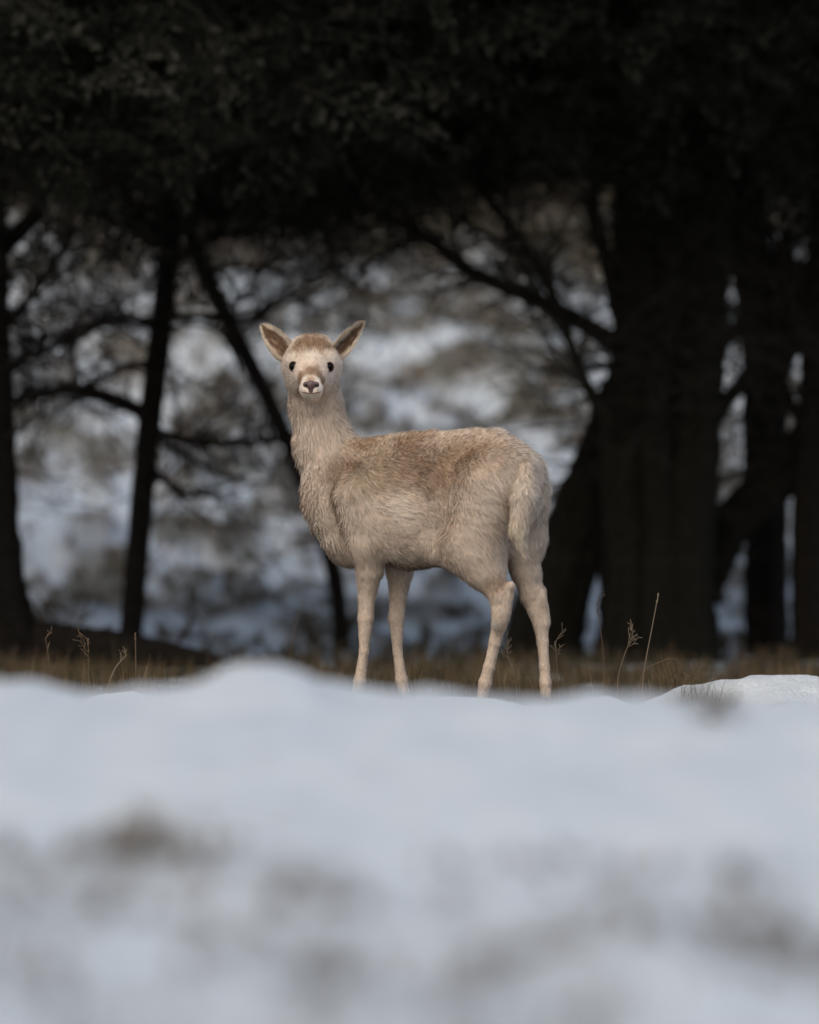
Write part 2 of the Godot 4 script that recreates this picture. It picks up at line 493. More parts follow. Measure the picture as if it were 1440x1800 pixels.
func make_trees() -> void:  # every tree carries one unseen high lobe, added to shade the wood
	make_spray()
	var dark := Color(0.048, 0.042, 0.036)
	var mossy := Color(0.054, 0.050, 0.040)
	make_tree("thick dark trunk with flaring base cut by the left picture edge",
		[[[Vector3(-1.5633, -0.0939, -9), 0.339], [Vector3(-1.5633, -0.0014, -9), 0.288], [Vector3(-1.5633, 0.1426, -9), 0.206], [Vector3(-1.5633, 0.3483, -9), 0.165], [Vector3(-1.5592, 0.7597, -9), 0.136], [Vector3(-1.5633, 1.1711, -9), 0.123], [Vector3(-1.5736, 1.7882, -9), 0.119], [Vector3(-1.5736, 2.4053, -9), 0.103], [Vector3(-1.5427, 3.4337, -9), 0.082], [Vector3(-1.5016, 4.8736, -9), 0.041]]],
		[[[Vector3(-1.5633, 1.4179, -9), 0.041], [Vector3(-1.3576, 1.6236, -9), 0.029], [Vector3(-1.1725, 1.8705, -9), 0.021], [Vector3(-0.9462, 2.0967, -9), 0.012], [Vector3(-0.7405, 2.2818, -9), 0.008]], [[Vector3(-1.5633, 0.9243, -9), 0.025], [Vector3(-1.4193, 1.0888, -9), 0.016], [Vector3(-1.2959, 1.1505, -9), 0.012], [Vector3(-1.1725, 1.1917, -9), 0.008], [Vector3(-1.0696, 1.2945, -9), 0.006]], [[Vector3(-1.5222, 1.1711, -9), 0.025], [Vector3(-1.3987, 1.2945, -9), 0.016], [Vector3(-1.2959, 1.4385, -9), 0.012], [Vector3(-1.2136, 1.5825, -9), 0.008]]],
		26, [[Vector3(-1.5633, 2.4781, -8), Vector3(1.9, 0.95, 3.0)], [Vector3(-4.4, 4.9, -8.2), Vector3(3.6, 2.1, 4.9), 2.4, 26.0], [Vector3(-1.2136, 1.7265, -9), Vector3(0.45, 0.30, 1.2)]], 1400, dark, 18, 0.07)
	make_tree("slender upright dark tree nearest the leaning stem, with a crooked side limb",
		[[[Vector3(-1.0422, -0.0473, -10), 0.051], [Vector3(-1.038, 0.0266, -10), 0.046], [Vector3(-1.0127, 0.343, -10), 0.044], [Vector3(-0.9747, 0.765, -10), 0.044], [Vector3(-0.9388, 1.0814, -10), 0.044], [Vector3(-0.8903, 1.5034, -10), 0.040], [Vector3(-0.865, 1.9253, -10), 0.036], [Vector3(-0.8439, 2.4527, -10), 0.030], [Vector3(-0.8228, 3.1911, -10), 0.021], [Vector3(-0.7806, 4.1405, -10), 0.008]]],
		[[[Vector3(-0.9662, 0.9021, -10), 0.032], [Vector3(-1.0021, 0.9295, -10), 0.030], [Vector3(-1.097, 0.9717, -10), 0.027], [Vector3(-1.2447, 1.0097, -10), 0.023], [Vector3(-1.3502, 0.9928, -10), 0.019], [Vector3(-1.4557, 0.9759, -10), 0.017], [Vector3(-1.5612, 0.9443, -10), 0.013]], [[Vector3(-0.9451, 1.1025, -10), 0.015], [Vector3(-1.0549, 1.092, -10), 0.015], [Vector3(-1.1392, 1.0498, -10), 0.015], [Vector3(-1.2658, 0.997, -10), 0.013]], [[Vector3(-0.9283, 1.2397, -10), 0.017], [Vector3(-1.0338, 1.2671, -10), 0.015], [Vector3(-1.1603, 1.2502, -10), 0.015], [Vector3(-1.308, 1.208, -10), 0.013], [Vector3(-1.4346, 1.1869, -10), 0.011], [Vector3(-1.519, 1.1447, -10), 0.006]],
		[[Vector3(-0.9536, 0.8662, -10), 0.021], [Vector3(-0.8861, 0.8325, -10), 0.017], [Vector3(-0.7911, 0.8114, -10), 0.015], [Vector3(-0.6329, 0.8072, -10), 0.015], [Vector3(-0.5063, 0.824, -10), 0.013], [Vector3(-0.4219, 0.7861, -10), 0.008]], [[Vector3(-0.962, 0.7122, -10), 0.019], [Vector3(-0.9072, 0.67, -10), 0.015], [Vector3(-0.8333, 0.6131, -10), 0.013], [Vector3(-0.7806, 0.6215, -10), 0.011], [Vector3(-0.7068, 0.6173, -10), 0.006]], [[Vector3(-0.9536, 0.8283, -10), 0.013], [Vector3(-0.8439, 0.7755, -10), 0.011], [Vector3(-0.7384, 0.7122, -10), 0.008], [Vector3(-0.6118, 0.67, -10), 0.006]], [[Vector3(-0.8903, 1.2713, -10), 0.013], [Vector3(-0.7806, 1.2818, -10), 0.011], [Vector3(-0.6329, 1.2713, -10), 0.011], [Vector3(-0.5274, 1.3029, -10), 0.006]],
		[[Vector3(-0.8861, 1.5667, -10), 0.019], [Vector3(-1.0338, 1.651, -10), 0.015], [Vector3(-1.2025, 1.6721, -10), 0.011], [Vector3(-1.3502, 1.6089, -10), 0.008], [Vector3(-1.4346, 1.5034, -10), 0.006]], [[Vector3(-0.8755, 1.4612, -10), 0.015], [Vector3(-0.7595, 1.5456, -10), 0.013], [Vector3(-0.6118, 1.5878, -10), 0.011], [Vector3(-0.4219, 1.5667, -10), 0.006]], [[Vector3(-0.9177, 1.1869, -10), 0.011], [Vector3(-0.8439, 1.2502, -10), 0.008], [Vector3(-0.7173, 1.2291, -10), 0.008], [Vector3(-0.654, 1.1447, -10), 0.006], [Vector3(-0.6224, 1.0603, -10), 0.004]]],
		30, [[Vector3(-0.8861, 2.5371, -10), Vector3(1.1, 0.85, 2.6)], [Vector3(-1.6, 4.9, -8.6), Vector3(2.6, 2.1, 4.8), 2.4, 26.0], [Vector3(-0.8228, 1.7987, -10), Vector3(0.5, 0.28, 1.2)], [Vector3(-1.2658, 1.4401, -10), Vector3(0.25, 0.16, 0.7)]], 1200, dark, 12, 0.04)
	make_tree("slim dark stem leaning away from the deer, passing behind its neck",
		[[[Vector3(-0.2481, -0.0773, -12), 0.040], [Vector3(-0.2614, 0.0224, -12), 0.035], [Vector3(-0.288, 0.2882, -12), 0.033], [Vector3(-0.3633, 0.554, -12), 0.033], [Vector3(-0.4873, 0.8641, -12), 0.033], [Vector3(-0.6424, 1.1743, -12), 0.035], [Vector3(-0.7642, 1.4179, -12), 0.035], [Vector3(-0.8639, 1.6616, -12), 0.033], [Vector3(-0.9304, 1.9939, -12), 0.029], [Vector3(-0.9858, 2.5477, -12), 0.024], [Vector3(-1.019, 3.4337, -12), 0.018], [Vector3(-1.0411, 4.3198, -12), 0.009]]],
		[[[Vector3(-0.8196, 1.573, -12), 0.018], [Vector3(-0.7089, 1.6616, -12), 0.016], [Vector3(-0.5538, 1.7059, -12), 0.013], [Vector3(-0.3987, 1.6616, -12), 0.009], [Vector3(-0.2658, 1.5951, -12), 0.007]], [[Vector3(-0.6646, 1.2186, -12), 0.013], [Vector3(-0.5759, 1.3072, -12), 0.011], [Vector3(-0.4873, 1.3958, -12), 0.009], [Vector3(-0.3544, 1.4844, -12), 0.007], [Vector3(-0.2658, 1.5065, -12), 0.004]], [[Vector3(-0.8639, 1.6616, -12), 0.016], [Vector3(-0.7532, 1.7724, -12), 0.013], [Vector3(-0.5759, 1.8167, -12), 0.011], [Vector3(-0.3544, 1.7724, -12), 0.009], [Vector3(-0.1772, 1.6616, -12), 0.007], [Vector3(-0.1329, 1.5065, -12), 0.004]], [[Vector3(-0.7975, 1.4844, -12), 0.011], [Vector3(-0.6646, 1.5065, -12), 0.011], [Vector3(-0.4873, 1.4844, -12), 0.009], [Vector3(-0.3323, 1.5065, -12), 0.007], [Vector3(-0.2215, 1.4401, -12), 0.004]]],
		30, [[Vector3(-0.567, 2.6178, -13), Vector3(1.0, 0.85, 2.4)], [Vector3(-0.6, 4.9, -9.6), Vector3(2.6, 2.1, 5.0), 2.4, 26.0], [Vector3(-0.5316, 1.8831, -12), Vector3(0.45, 0.22, 1.0)]], 1200, dark, 10, 0.04)
	make_tree("massive fluted old tree trunk with a leaning second stem beside the rump",
		[[[Vector3(0.9177, -0.1106, -10), 0.264], [Vector3(0.9177, -0.0156, -10), 0.228], [Vector3(0.9177, 0.2375, -10), 0.207], [Vector3(0.9241, 0.554, -10), 0.209], [Vector3(0.9388, 0.9759, -10), 0.209], [Vector3(0.9705, 1.3979, -10), 0.198], [Vector3(0.9916, 1.8198, -10), 0.190], [Vector3(1.0127, 2.2418, -10), 0.179], [Vector3(1.0232, 2.8747, -10), 0.160], [Vector3(0.9916, 3.7186, -10), 0.127], [Vector3(0.9705, 4.9844, -10), 0.063]],
		[[Vector3(0.7819, -0.1081, -9.85), 0.139], [Vector3(0.7987, -0.0135, -9.85), 0.113], [Vector3(0.8239, 0.3438, -9.85), 0.092], [Vector3(0.8071, 0.6381, -9.85), 0.105], [Vector3(0.8239, 0.9323, -9.85), 0.109], [Vector3(0.8659, 1.2686, -9.85), 0.092], [Vector3(0.8491, 1.6049, -9.85), 0.097], [Vector3(0.8828, 2.0253, -9.85), 0.084], [Vector3(0.9038, 2.4456, -9.85), 0.080], [Vector3(0.8407, 3.4965, -9.85), 0.055]], [[Vector3(1.0538, -0.1072, -9.8), 0.126], [Vector3(1.0412, -0.0128, -9.8), 0.101], [Vector3(1.0202, 0.3441, -9.8), 0.092], [Vector3(1.037, 0.596, -9.8), 0.097], [Vector3(1.0664, 0.8899, -9.8), 0.076], [Vector3(1.0622, 1.1837, -9.8), 0.092], [Vector3(1.1126, 1.5616, -9.8), 0.084], [Vector3(1.1084, 1.9185, -9.8), 0.088], [Vector3(1.1545, 2.4432, -9.8), 0.076], [Vector3(1.2175, 3.4928, -9.8), 0.050]], [[Vector3(0.9225, -0.1064, -9.75), 0.084], [Vector3(0.9183, -0.0121, -9.75), 0.071], [Vector3(0.9225, 0.4492, -9.75), 0.059], [Vector3(0.9015, 0.8475, -9.75), 0.055], [Vector3(0.9434, 1.183, -9.75), 0.046], [Vector3(0.9602, 1.6023, -9.75), 0.034]],
		[[Vector3(0.4665, -0.1139, -10.2), 0.170], [Vector3(0.4877, -0.0185, -10.2), 0.148], [Vector3(0.5089, 0.1299, -10.2), 0.140], [Vector3(0.5831, 0.342, -10.2), 0.114], [Vector3(0.6403, 0.554, -10.2), 0.106], [Vector3(0.7294, 0.766, -10.2), 0.098], [Vector3(0.8057, 0.9781, -10.2), 0.098], [Vector3(0.8905, 1.1901, -10.2), 0.085]]],
		[[[Vector3(0.7977, 1.1523, -9.8), 0.055], [Vector3(0.7137, 1.2047, -9.8), 0.040], [Vector3(0.6507, 1.2425, -9.8), 0.034], [Vector3(0.5458, 1.2992, -9.8), 0.031], [Vector3(0.3778, 1.3727, -9.8), 0.029], [Vector3(0.2309, 1.4398, -9.8), 0.027], [Vector3(0.084, 1.5511, -9.8), 0.025], [Vector3(-0.063, 1.6351, -9.8), 0.021], [Vector3(-0.2519, 1.7085, -9.8), 0.017], [Vector3(-0.4198, 1.719, -9.8), 0.013], [Vector3(-0.5878, 1.6875, -9.8), 0.008]], [[Vector3(0.8187, 1.1837, -9.8), 0.050], [Vector3(0.7662, 1.3307, -9.8), 0.038], [Vector3(0.7347, 1.4566, -9.8), 0.031], [Vector3(0.7032, 1.5616, -9.8), 0.029], [Vector3(0.6759, 1.6666, -9.8), 0.027], [Vector3(0.6822, 1.8135, -9.8), 0.021], [Vector3(0.6507, 2.0234, -9.8), 0.017], [Vector3(0.6717, 2.2753, -9.8), 0.010]],
		[[Vector3(0.7415, 0.8777, -9.6), 0.038], [Vector3(0.6851, 0.9613, -9.6), 0.025], [Vector3(0.6433, 1.0344, -9.6), 0.023], [Vector3(0.5953, 1.1597, -9.6), 0.019], [Vector3(0.5535, 1.285, -9.6), 0.019], [Vector3(0.4804, 1.4312, -9.6), 0.017], [Vector3(0.4177, 1.5356, -9.6), 0.017], [Vector3(0.2715, 1.7132, -9.6), 0.013], [Vector3(0.1462, 1.8281, -9.6), 0.008]], [[Vector3(0.8607, 1.7505, -9.8), 0.050], [Vector3(0.7557, 1.7925, -9.8), 0.034], [Vector3(0.5878, 1.8135, -9.8), 0.027], [Vector3(0.4408, 1.8933, -9.8), 0.023], [Vector3(0.3359, 1.9604, -9.8), 0.019], [Vector3(0.3107, 2.0654, -9.8), 0.015], [Vector3(0.3359, 2.2753, -9.8), 0.010]],
		[[Vector3(1.0495, 0.2572, -10.2), 0.117], [Vector3(1.1131, 0.3738, -10.2), 0.098], [Vector3(1.2085, 0.5116, -10.2), 0.089], [Vector3(1.3358, 0.6388, -10.2), 0.085], [Vector3(1.4418, 0.766, -10.2), 0.081], [Vector3(1.5478, 0.9356, -10.2), 0.072], [Vector3(1.6538, 1.1901, -10.2), 0.059], [Vector3(1.781, 1.6141, -10.2), 0.042]], [[Vector3(1.097, 0.8494, -10), 0.046], [Vector3(1.1603, 0.9443, -10), 0.032], [Vector3(1.2447, 1.0498, -10), 0.030], [Vector3(1.3291, 1.1869, -10), 0.027], [Vector3(1.3713, 1.3557, -10), 0.023], [Vector3(1.3924, 1.5667, -10), 0.017]], [[Vector3(1.097, 1.1025, -10), 0.042], [Vector3(1.1709, 1.1869, -10), 0.025], [Vector3(1.2447, 1.2713, -10), 0.023], [Vector3(1.3186, 1.3979, -10), 0.019], [Vector3(1.3713, 1.5456, -10), 0.015]],
		[[Vector3(0.8397, 2.0654, -9.8), 0.042], [Vector3(0.6297, 2.1913, -9.8), 0.027], [Vector3(0.3778, 2.3173, -9.8), 0.021], [Vector3(0.084, 2.3593, -9.8), 0.015], [Vector3(-0.2099, 2.2543, -9.8), 0.010], [Vector3(-0.4198, 2.2333, -9.8), 0.006]], [[Vector3(0.5038, 1.3097, -9.8), 0.017], [Vector3(0.4618, 1.3937, -9.8), 0.013], [Vector3(0.3778, 1.5196, -9.8), 0.010], [Vector3(0.2309, 1.6036, -9.8), 0.008], [Vector3(0.084, 1.7295, -9.8), 0.006]], [[Vector3(0.042, 1.5721, -9.8), 0.015], [Vector3(-0.063, 1.5196, -9.8), 0.010], [Vector3(-0.1679, 1.4566, -9.8), 0.008], [Vector3(-0.2309, 1.3517, -9.8), 0.004]]],
		34, [[Vector3(0.5907, 2.5371, -10), Vector3(1.6, 0.75, 3.0)], [Vector3(0.1772, 2.4591, -12), Vector3(0.9, 0.42, 1.6)], [Vector3(1.6, 4.9, -8.6), Vector3(3.6, 2.1, 5.0), 2.4, 26.0], [Vector3(-0.173, 2.0677, -11), Vector3(0.7, 0.28, 1.3)]], 2700, mossy, 36, 0.11)
	make_tree("dark forked tree between the massive trunk and the right picture edge",
		[[[Vector3(1.3667, -0.1272, -11), 0.104], [Vector3(1.3623, -0.0515, -11), 0.091], [Vector3(1.3515, 0.2296, -11), 0.080], [Vector3(1.3559, 0.4459, -11), 0.080], [Vector3(1.3515, 0.6621, -11), 0.082], [Vector3(1.3515, 0.8784, -11), 0.086], [Vector3(1.3515, 1.1162, -11), 0.091], [Vector3(1.3299, 1.3325, -11), 0.086], [Vector3(1.2931, 1.5704, -11), 0.078], [Vector3(1.2758, 1.8515, -11), 0.069], [Vector3(1.2542, 2.3921, -11), 0.056], [Vector3(1.2326, 3.3652, -11), 0.039], [Vector3(1.211, 4.4464, -11), 0.013]]],
		[[[Vector3(1.359, 1.0717, -10.9), 0.082], [Vector3(1.4237, 1.2227, -10.9), 0.073], [Vector3(1.5208, 1.4169, -10.9), 0.069], [Vector3(1.6179, 1.5894, -10.9), 0.060], [Vector3(1.7257, 1.8483, -10.9), 0.043], [Vector3(1.812, 2.3876, -10.9), 0.022]], [[Vector3(1.2975, 1.5271, -11), 0.039], [Vector3(1.2326, 1.6785, -11), 0.026], [Vector3(1.1893, 1.8515, -11), 0.022], [Vector3(1.1028, 2.0677, -11), 0.013]]],
		26, [[Vector3(1.3191, 2.5435, -11), Vector3(1.1, 0.8, 2.6)], [Vector3(3.4, 4.9, -9.6), Vector3(3.0, 2.1, 5.0), 2.4, 26.0], [Vector3(1.4665, 1.8016, -11.5), Vector3(0.3, 0.22, 1.0)]], 1200, dark, 16, 0.07)
	make_tree("straight dark trunk half cut off by the right picture edge",
		[[[Vector3(1.5021, -0.1106, -10), 0.093], [Vector3(1.4937, -0.0156, -10), 0.076], [Vector3(1.481, 0.2375, -10), 0.063], [Vector3(1.4895, 0.554, -10), 0.068], [Vector3(1.5021, 0.765, -10), 0.072], [Vector3(1.5232, 0.9759, -10), 0.080], [Vector3(1.5443, 1.2713, -10), 0.084], [Vector3(1.5717, 1.7143, -10), 0.080], [Vector3(1.5928, 2.2418, -10), 0.072], [Vector3(1.6245, 3.2966, -10), 0.051], [Vector3(1.6456, 4.3515, -10), 0.017]]],
		[[[Vector3(1.5152, 1.1012, -9.9), 0.051], [Vector3(1.431, 1.2695, -9.9), 0.034], [Vector3(1.41, 1.4379, -9.9), 0.025], [Vector3(1.3889, 1.6062, -9.9), 0.019]], [[Vector3(1.5295, 0.8072, -10), 0.030], [Vector3(1.4557, 0.8916, -10), 0.021], [Vector3(1.403, 0.997, -10), 0.017], [Vector3(1.3713, 1.1447, -10), 0.013]]],
		22, [[Vector3(1.7722, 2.5793, -10), Vector3(1.6, 0.85, 2.8)], [Vector3(5.6, 4.9, -8.2), Vector3(3.6, 2.1, 4.9), 2.4, 26.0]], 900, dark, 16, 0.06)
	# the wood that closes the slope, far behind
	var spots := []
	var tints := PackedColorArray()
	for k in 16000:
		var z := -rng.randf_range(33.5, 54.0)
		var x := rng.randf_range(-1, 1) * 16.0
		var y := ground_at(x, z) + 0.1 + 5.0 * rng.randf() * smoothstep(-33.0, -37.0, z)
		var basis := Basis.from_euler(Vector3(rng.randf_range(-0.9, 0.7), rng.randf() * TAU, rng.randf_range(-0.6, 0.6))).scaled(Vector3.ONE * rng.randf_range(2.0, 5.0))
		spots.append(Transform3D(basis, Vector3(x, y, z)))
		var w := rng.randf_range(0.7, 1.25)
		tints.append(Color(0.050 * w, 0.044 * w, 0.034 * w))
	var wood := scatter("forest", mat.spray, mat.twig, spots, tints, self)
	wood.set_meta("kind", "stuff")
	wood.set_meta("label", "dark dense wood closing the top of the slope")
	wood.set_meta("category", "forest")
	# fallen log at the foot of the left trees
	var st := SurfaceTool.new()
	st.begin(Mesh.PRIMITIVE_TRIANGLES)
	st.set_smooth_group(0)
	var log_path: Array = [[Vector3(-1.3228, 0.097, -8), 0.080], [Vector3(-1.2226, 0.089, -8), 0.076], [Vector3(-1.0422, 0.073, -8), 0.064], [Vector3(-0.8418, 0.0489, -8), 0.048], [Vector3(-0.7015, 0.0229, -8), 0.032], [Vector3(-0.6213, 0.0048, -8), 0.018]]
	var foot: Vector3 = log_path[0][0]
	foot.y = 0.0
	tube(st, smooth_path(log_path.map(func(k): return [k[0] - foot, k[1]]), 6), 14, dark, 0.08, 0.1)
	st.index()
	st.generate_normals()
	var log_thing := thing("fallen_log", "dark fallen log lying in grass between the left trunks", "log", foot)
	part("log", st.commit(), mat.bark, log_thing)
	for k in 7:
		var stub := SurfaceTool.new()
		stub.begin(Mesh.PRIMITIVE_TRIANGLES)
		var at: Vector3 = log_path[1 + k % 4][0] - foot
		sprout(stub, at, Vector3(rng.randf_range(-1, 1), 0.7, rng.randf_range(-1, 1)), rng.randf_range(0.12, 0.3), 0.007, 1, dark)
		stub.generate_normals()
		part("twig", stub.commit(), mat.twig, log_thing)

# ---------------------------------------------------------------- deer
# a bone: two points with radii, flattening across the body, blend width, direction in which the hair lies, hair length, name of the region
var bones := []
func bone(a: Vector3, ra: float, b: Vector3, rb: float, flat: float, k: float, lie: Vector3, hair: float, region := 0) -> void:
	bones.append([a, ra, b, rb, flat, k, lie.normalized(), hair, region, b - a, maxf((b - a).length_squared(), 1e-8)])

func bone_distance(o: Array, p: Vector3) -> float:
	var a: Vector3 = o[0]
	var q := p - a
	var flat: float = o[4]
	if flat != 1.0:
		q.z /= flat
	var ba: Vector3 = o[9]
	var t := clampf(q.dot(ba) / o[10], 0.0, 1.0)
	var d := (q - ba * t).length() - lerpf(o[1], o[3], t)
	return d * flat if flat < 1.0 else d

func field(list: Array, p: Vector3) -> float:
	var d := 1.0
	for o in list:
		var e := bone_distance(o, p)
		var k: float = o[5]
		var h := maxf(k - absf(d - e), 0.0) / k
		d = minf(d, e) - h * h * k * 0.25
	return d

# surface nets over blocks of cells near the surface; adds to pos, nor, quads
func net(list: Array, cell: float, pos: PackedVector3Array, nor: PackedVector3Array, tris: PackedInt32Array) -> Array:
	var lo := Vector3.ONE * 1e3
	var hi := -lo
	for o in list:
		for e in [[o[0], o[1]], [o[2], o[3]]]:
			lo = lo.min(e[0] - Vector3.ONE * (e[1] + 0.03))
			hi = hi.max(e[0] + Vector3.ONE * (e[1] + 0.03))
	var B := 6
	var nb := Vector3i(((hi - lo) / (cell * B)).ceil()) + Vector3i.ONE
	var n := nb * B
	var val := PackedFloat32Array()
	val.resize(n.x * n.y * n.z)
	var sx := n.y * n.z
	var sy := n.z
	var active := []
	var reach := cell * B * 0.5 * 1.733 + cell * 2.5
	for bx in nb.x:
		for by in nb.y:
			for bz in nb.z:
				var c := lo + (Vector3(bx, by, bz) * B + Vector3.ONE * (B * 0.5)) * cell
				var near := []
				var best := 1e3
				for o in list:
					var e := bone_distance(o, c)
					best = minf(best, e)
					if e < reach * 1.5 + o[5]:
						near.append(o)
				var d := field(near, c) if near.size() else best
				var live: bool = absf(d) < reach * 1.35
				if live:
					active.append(Vector3i(bx, by, bz))
				for i in B:
					for j in B:
						var at := (bx * B + i) * sx + (by * B + j) * sy + bz * B
						for k in B:
							if live:
								val[at + k] = field(near, lo + Vector3(bx * B + i, by * B + j, bz * B + k) * cell)
							else:
								val[at + k] = d
	var where := PackedInt32Array()
	where.resize(val.size())
	where.fill(-1)
	var corner := [0, sx, sy, sx + sy, 1, sx + 1, sy + 1, sx + sy + 1]
	var edges := [[0, 1], [2, 3], [4, 5], [6, 7], [0, 2], [1, 3], [4, 6], [5, 7], [0, 4], [1, 5], [2, 6], [3, 7]]
	for b in active:
		for i in range(b.x * B, mini(b.x * B + B, n.x - 1)):
			for j in range(b.y * B, mini(b.y * B + B, n.y - 1)):
				for k in range(b.z * B, mini(b.z * B + B, n.z - 1)):
					var at: int = i * sx + j * sy + k
					var v := [val[at], val[at + sx], val[at + sy], val[at + sx + sy], val[at + 1], val[at + sx + 1], val[at + sy + 1], val[at + sx + sy + 1]]
					var neg := 0
					for q in v:
						if q < 0.0:
							neg += 1
					if neg == 0 or neg == 8:
						continue
					var sum := Vector3.ZERO
					var count := 0
					for e in edges:
						var va: float = v[e[0]]
						var vb: float = v[e[1]]
						if (va < 0.0) != (vb < 0.0):
							var t := va / (va - vb)
							var pa := Vector3(e[0] & 1, (e[0] >> 1) & 1, e[0] >> 2)
							var pb := Vector3(e[1] & 1, (e[1] >> 1) & 1, e[1] >> 2)
							sum += pa.lerp(pb, t)
							count += 1
					where[at] = pos.size()
					pos.append(lo + (Vector3(i, j, k) + sum / count) * cell)
					nor.append(Vector3(v[1] + v[3] + v[5] + v[7] - v[0] - v[2] - v[4] - v[6], v[2] + v[3] + v[6] + v[7] - v[0] - v[1] - v[4] - v[5], v[4] + v[5] + v[6] + v[7] - v[0] - v[1] - v[2] - v[3]).normalized())
	for b in active:
		for i in range(maxi(b.x * B, 1), mini(b.x * B + B, n.x - 1)):
			for j in range(maxi(b.y * B, 1), mini(b.y * B + B, n.y - 1)):
				for k in range(maxi(b.z * B, 1), mini(b.z * B + B, n.z - 1)):
					var at: int = i * sx + j * sy + k
					var inside := val[at] < 0.0
					for axis in 3:
						var step: int = [sx, sy, 1][axis]
						if (val[at + step] < 0.0) == inside:
							continue
						var u: int = [sy, 1, sx][axis]
						var w: int = [1, sx, sy][axis]
						var a0 := where[at - u - w]
						var a1 := where[at - w]
						var a2 := where[at]
						var a3 := where[at - u]
						if a0 < 0 or a1 < 0 or a2 < 0 or a3 < 0:
							continue
						if inside:
							tris.append_array([a0, a2, a1, a0, a3, a2])
						else:
							tris.append_array([a0, a1, a2, a0, a2, a3])
	return [pos, nor, tris]

# patches of the coat, a few with crease shade painted in: centre, reach, colour, strength, mirrored on the other flank
var coat_and_crease_spots := []
func coat(at: Vector3, reach: float, c: Color, strength := 1.0, mirrored := true) -> void:
	coat_and_crease_spots.append([at, reach, c, strength, mirrored])

func s(r: int, g: int, b: int) -> Color:
	return Color8(r, g, b).srgb_to_linear()

func coat_color(p: Vector3) -> Color:
	var c := s(229, 210, 192)
	for o in coat_and_crease_spots:
		var at: Vector3 = o[0]
		var q := p
		if o[4]:
			q.z = -absf(q.z)
		var d: float = (q - at).length() / o[1]
		if d < 1.0:
			var ragged := 0.35 * n_fine.get_noise_3dv(p * 4.0)
			c = c.lerp(o[2], o[3] * smoothstep(1.0, 0.35, d + ragged))
	return c

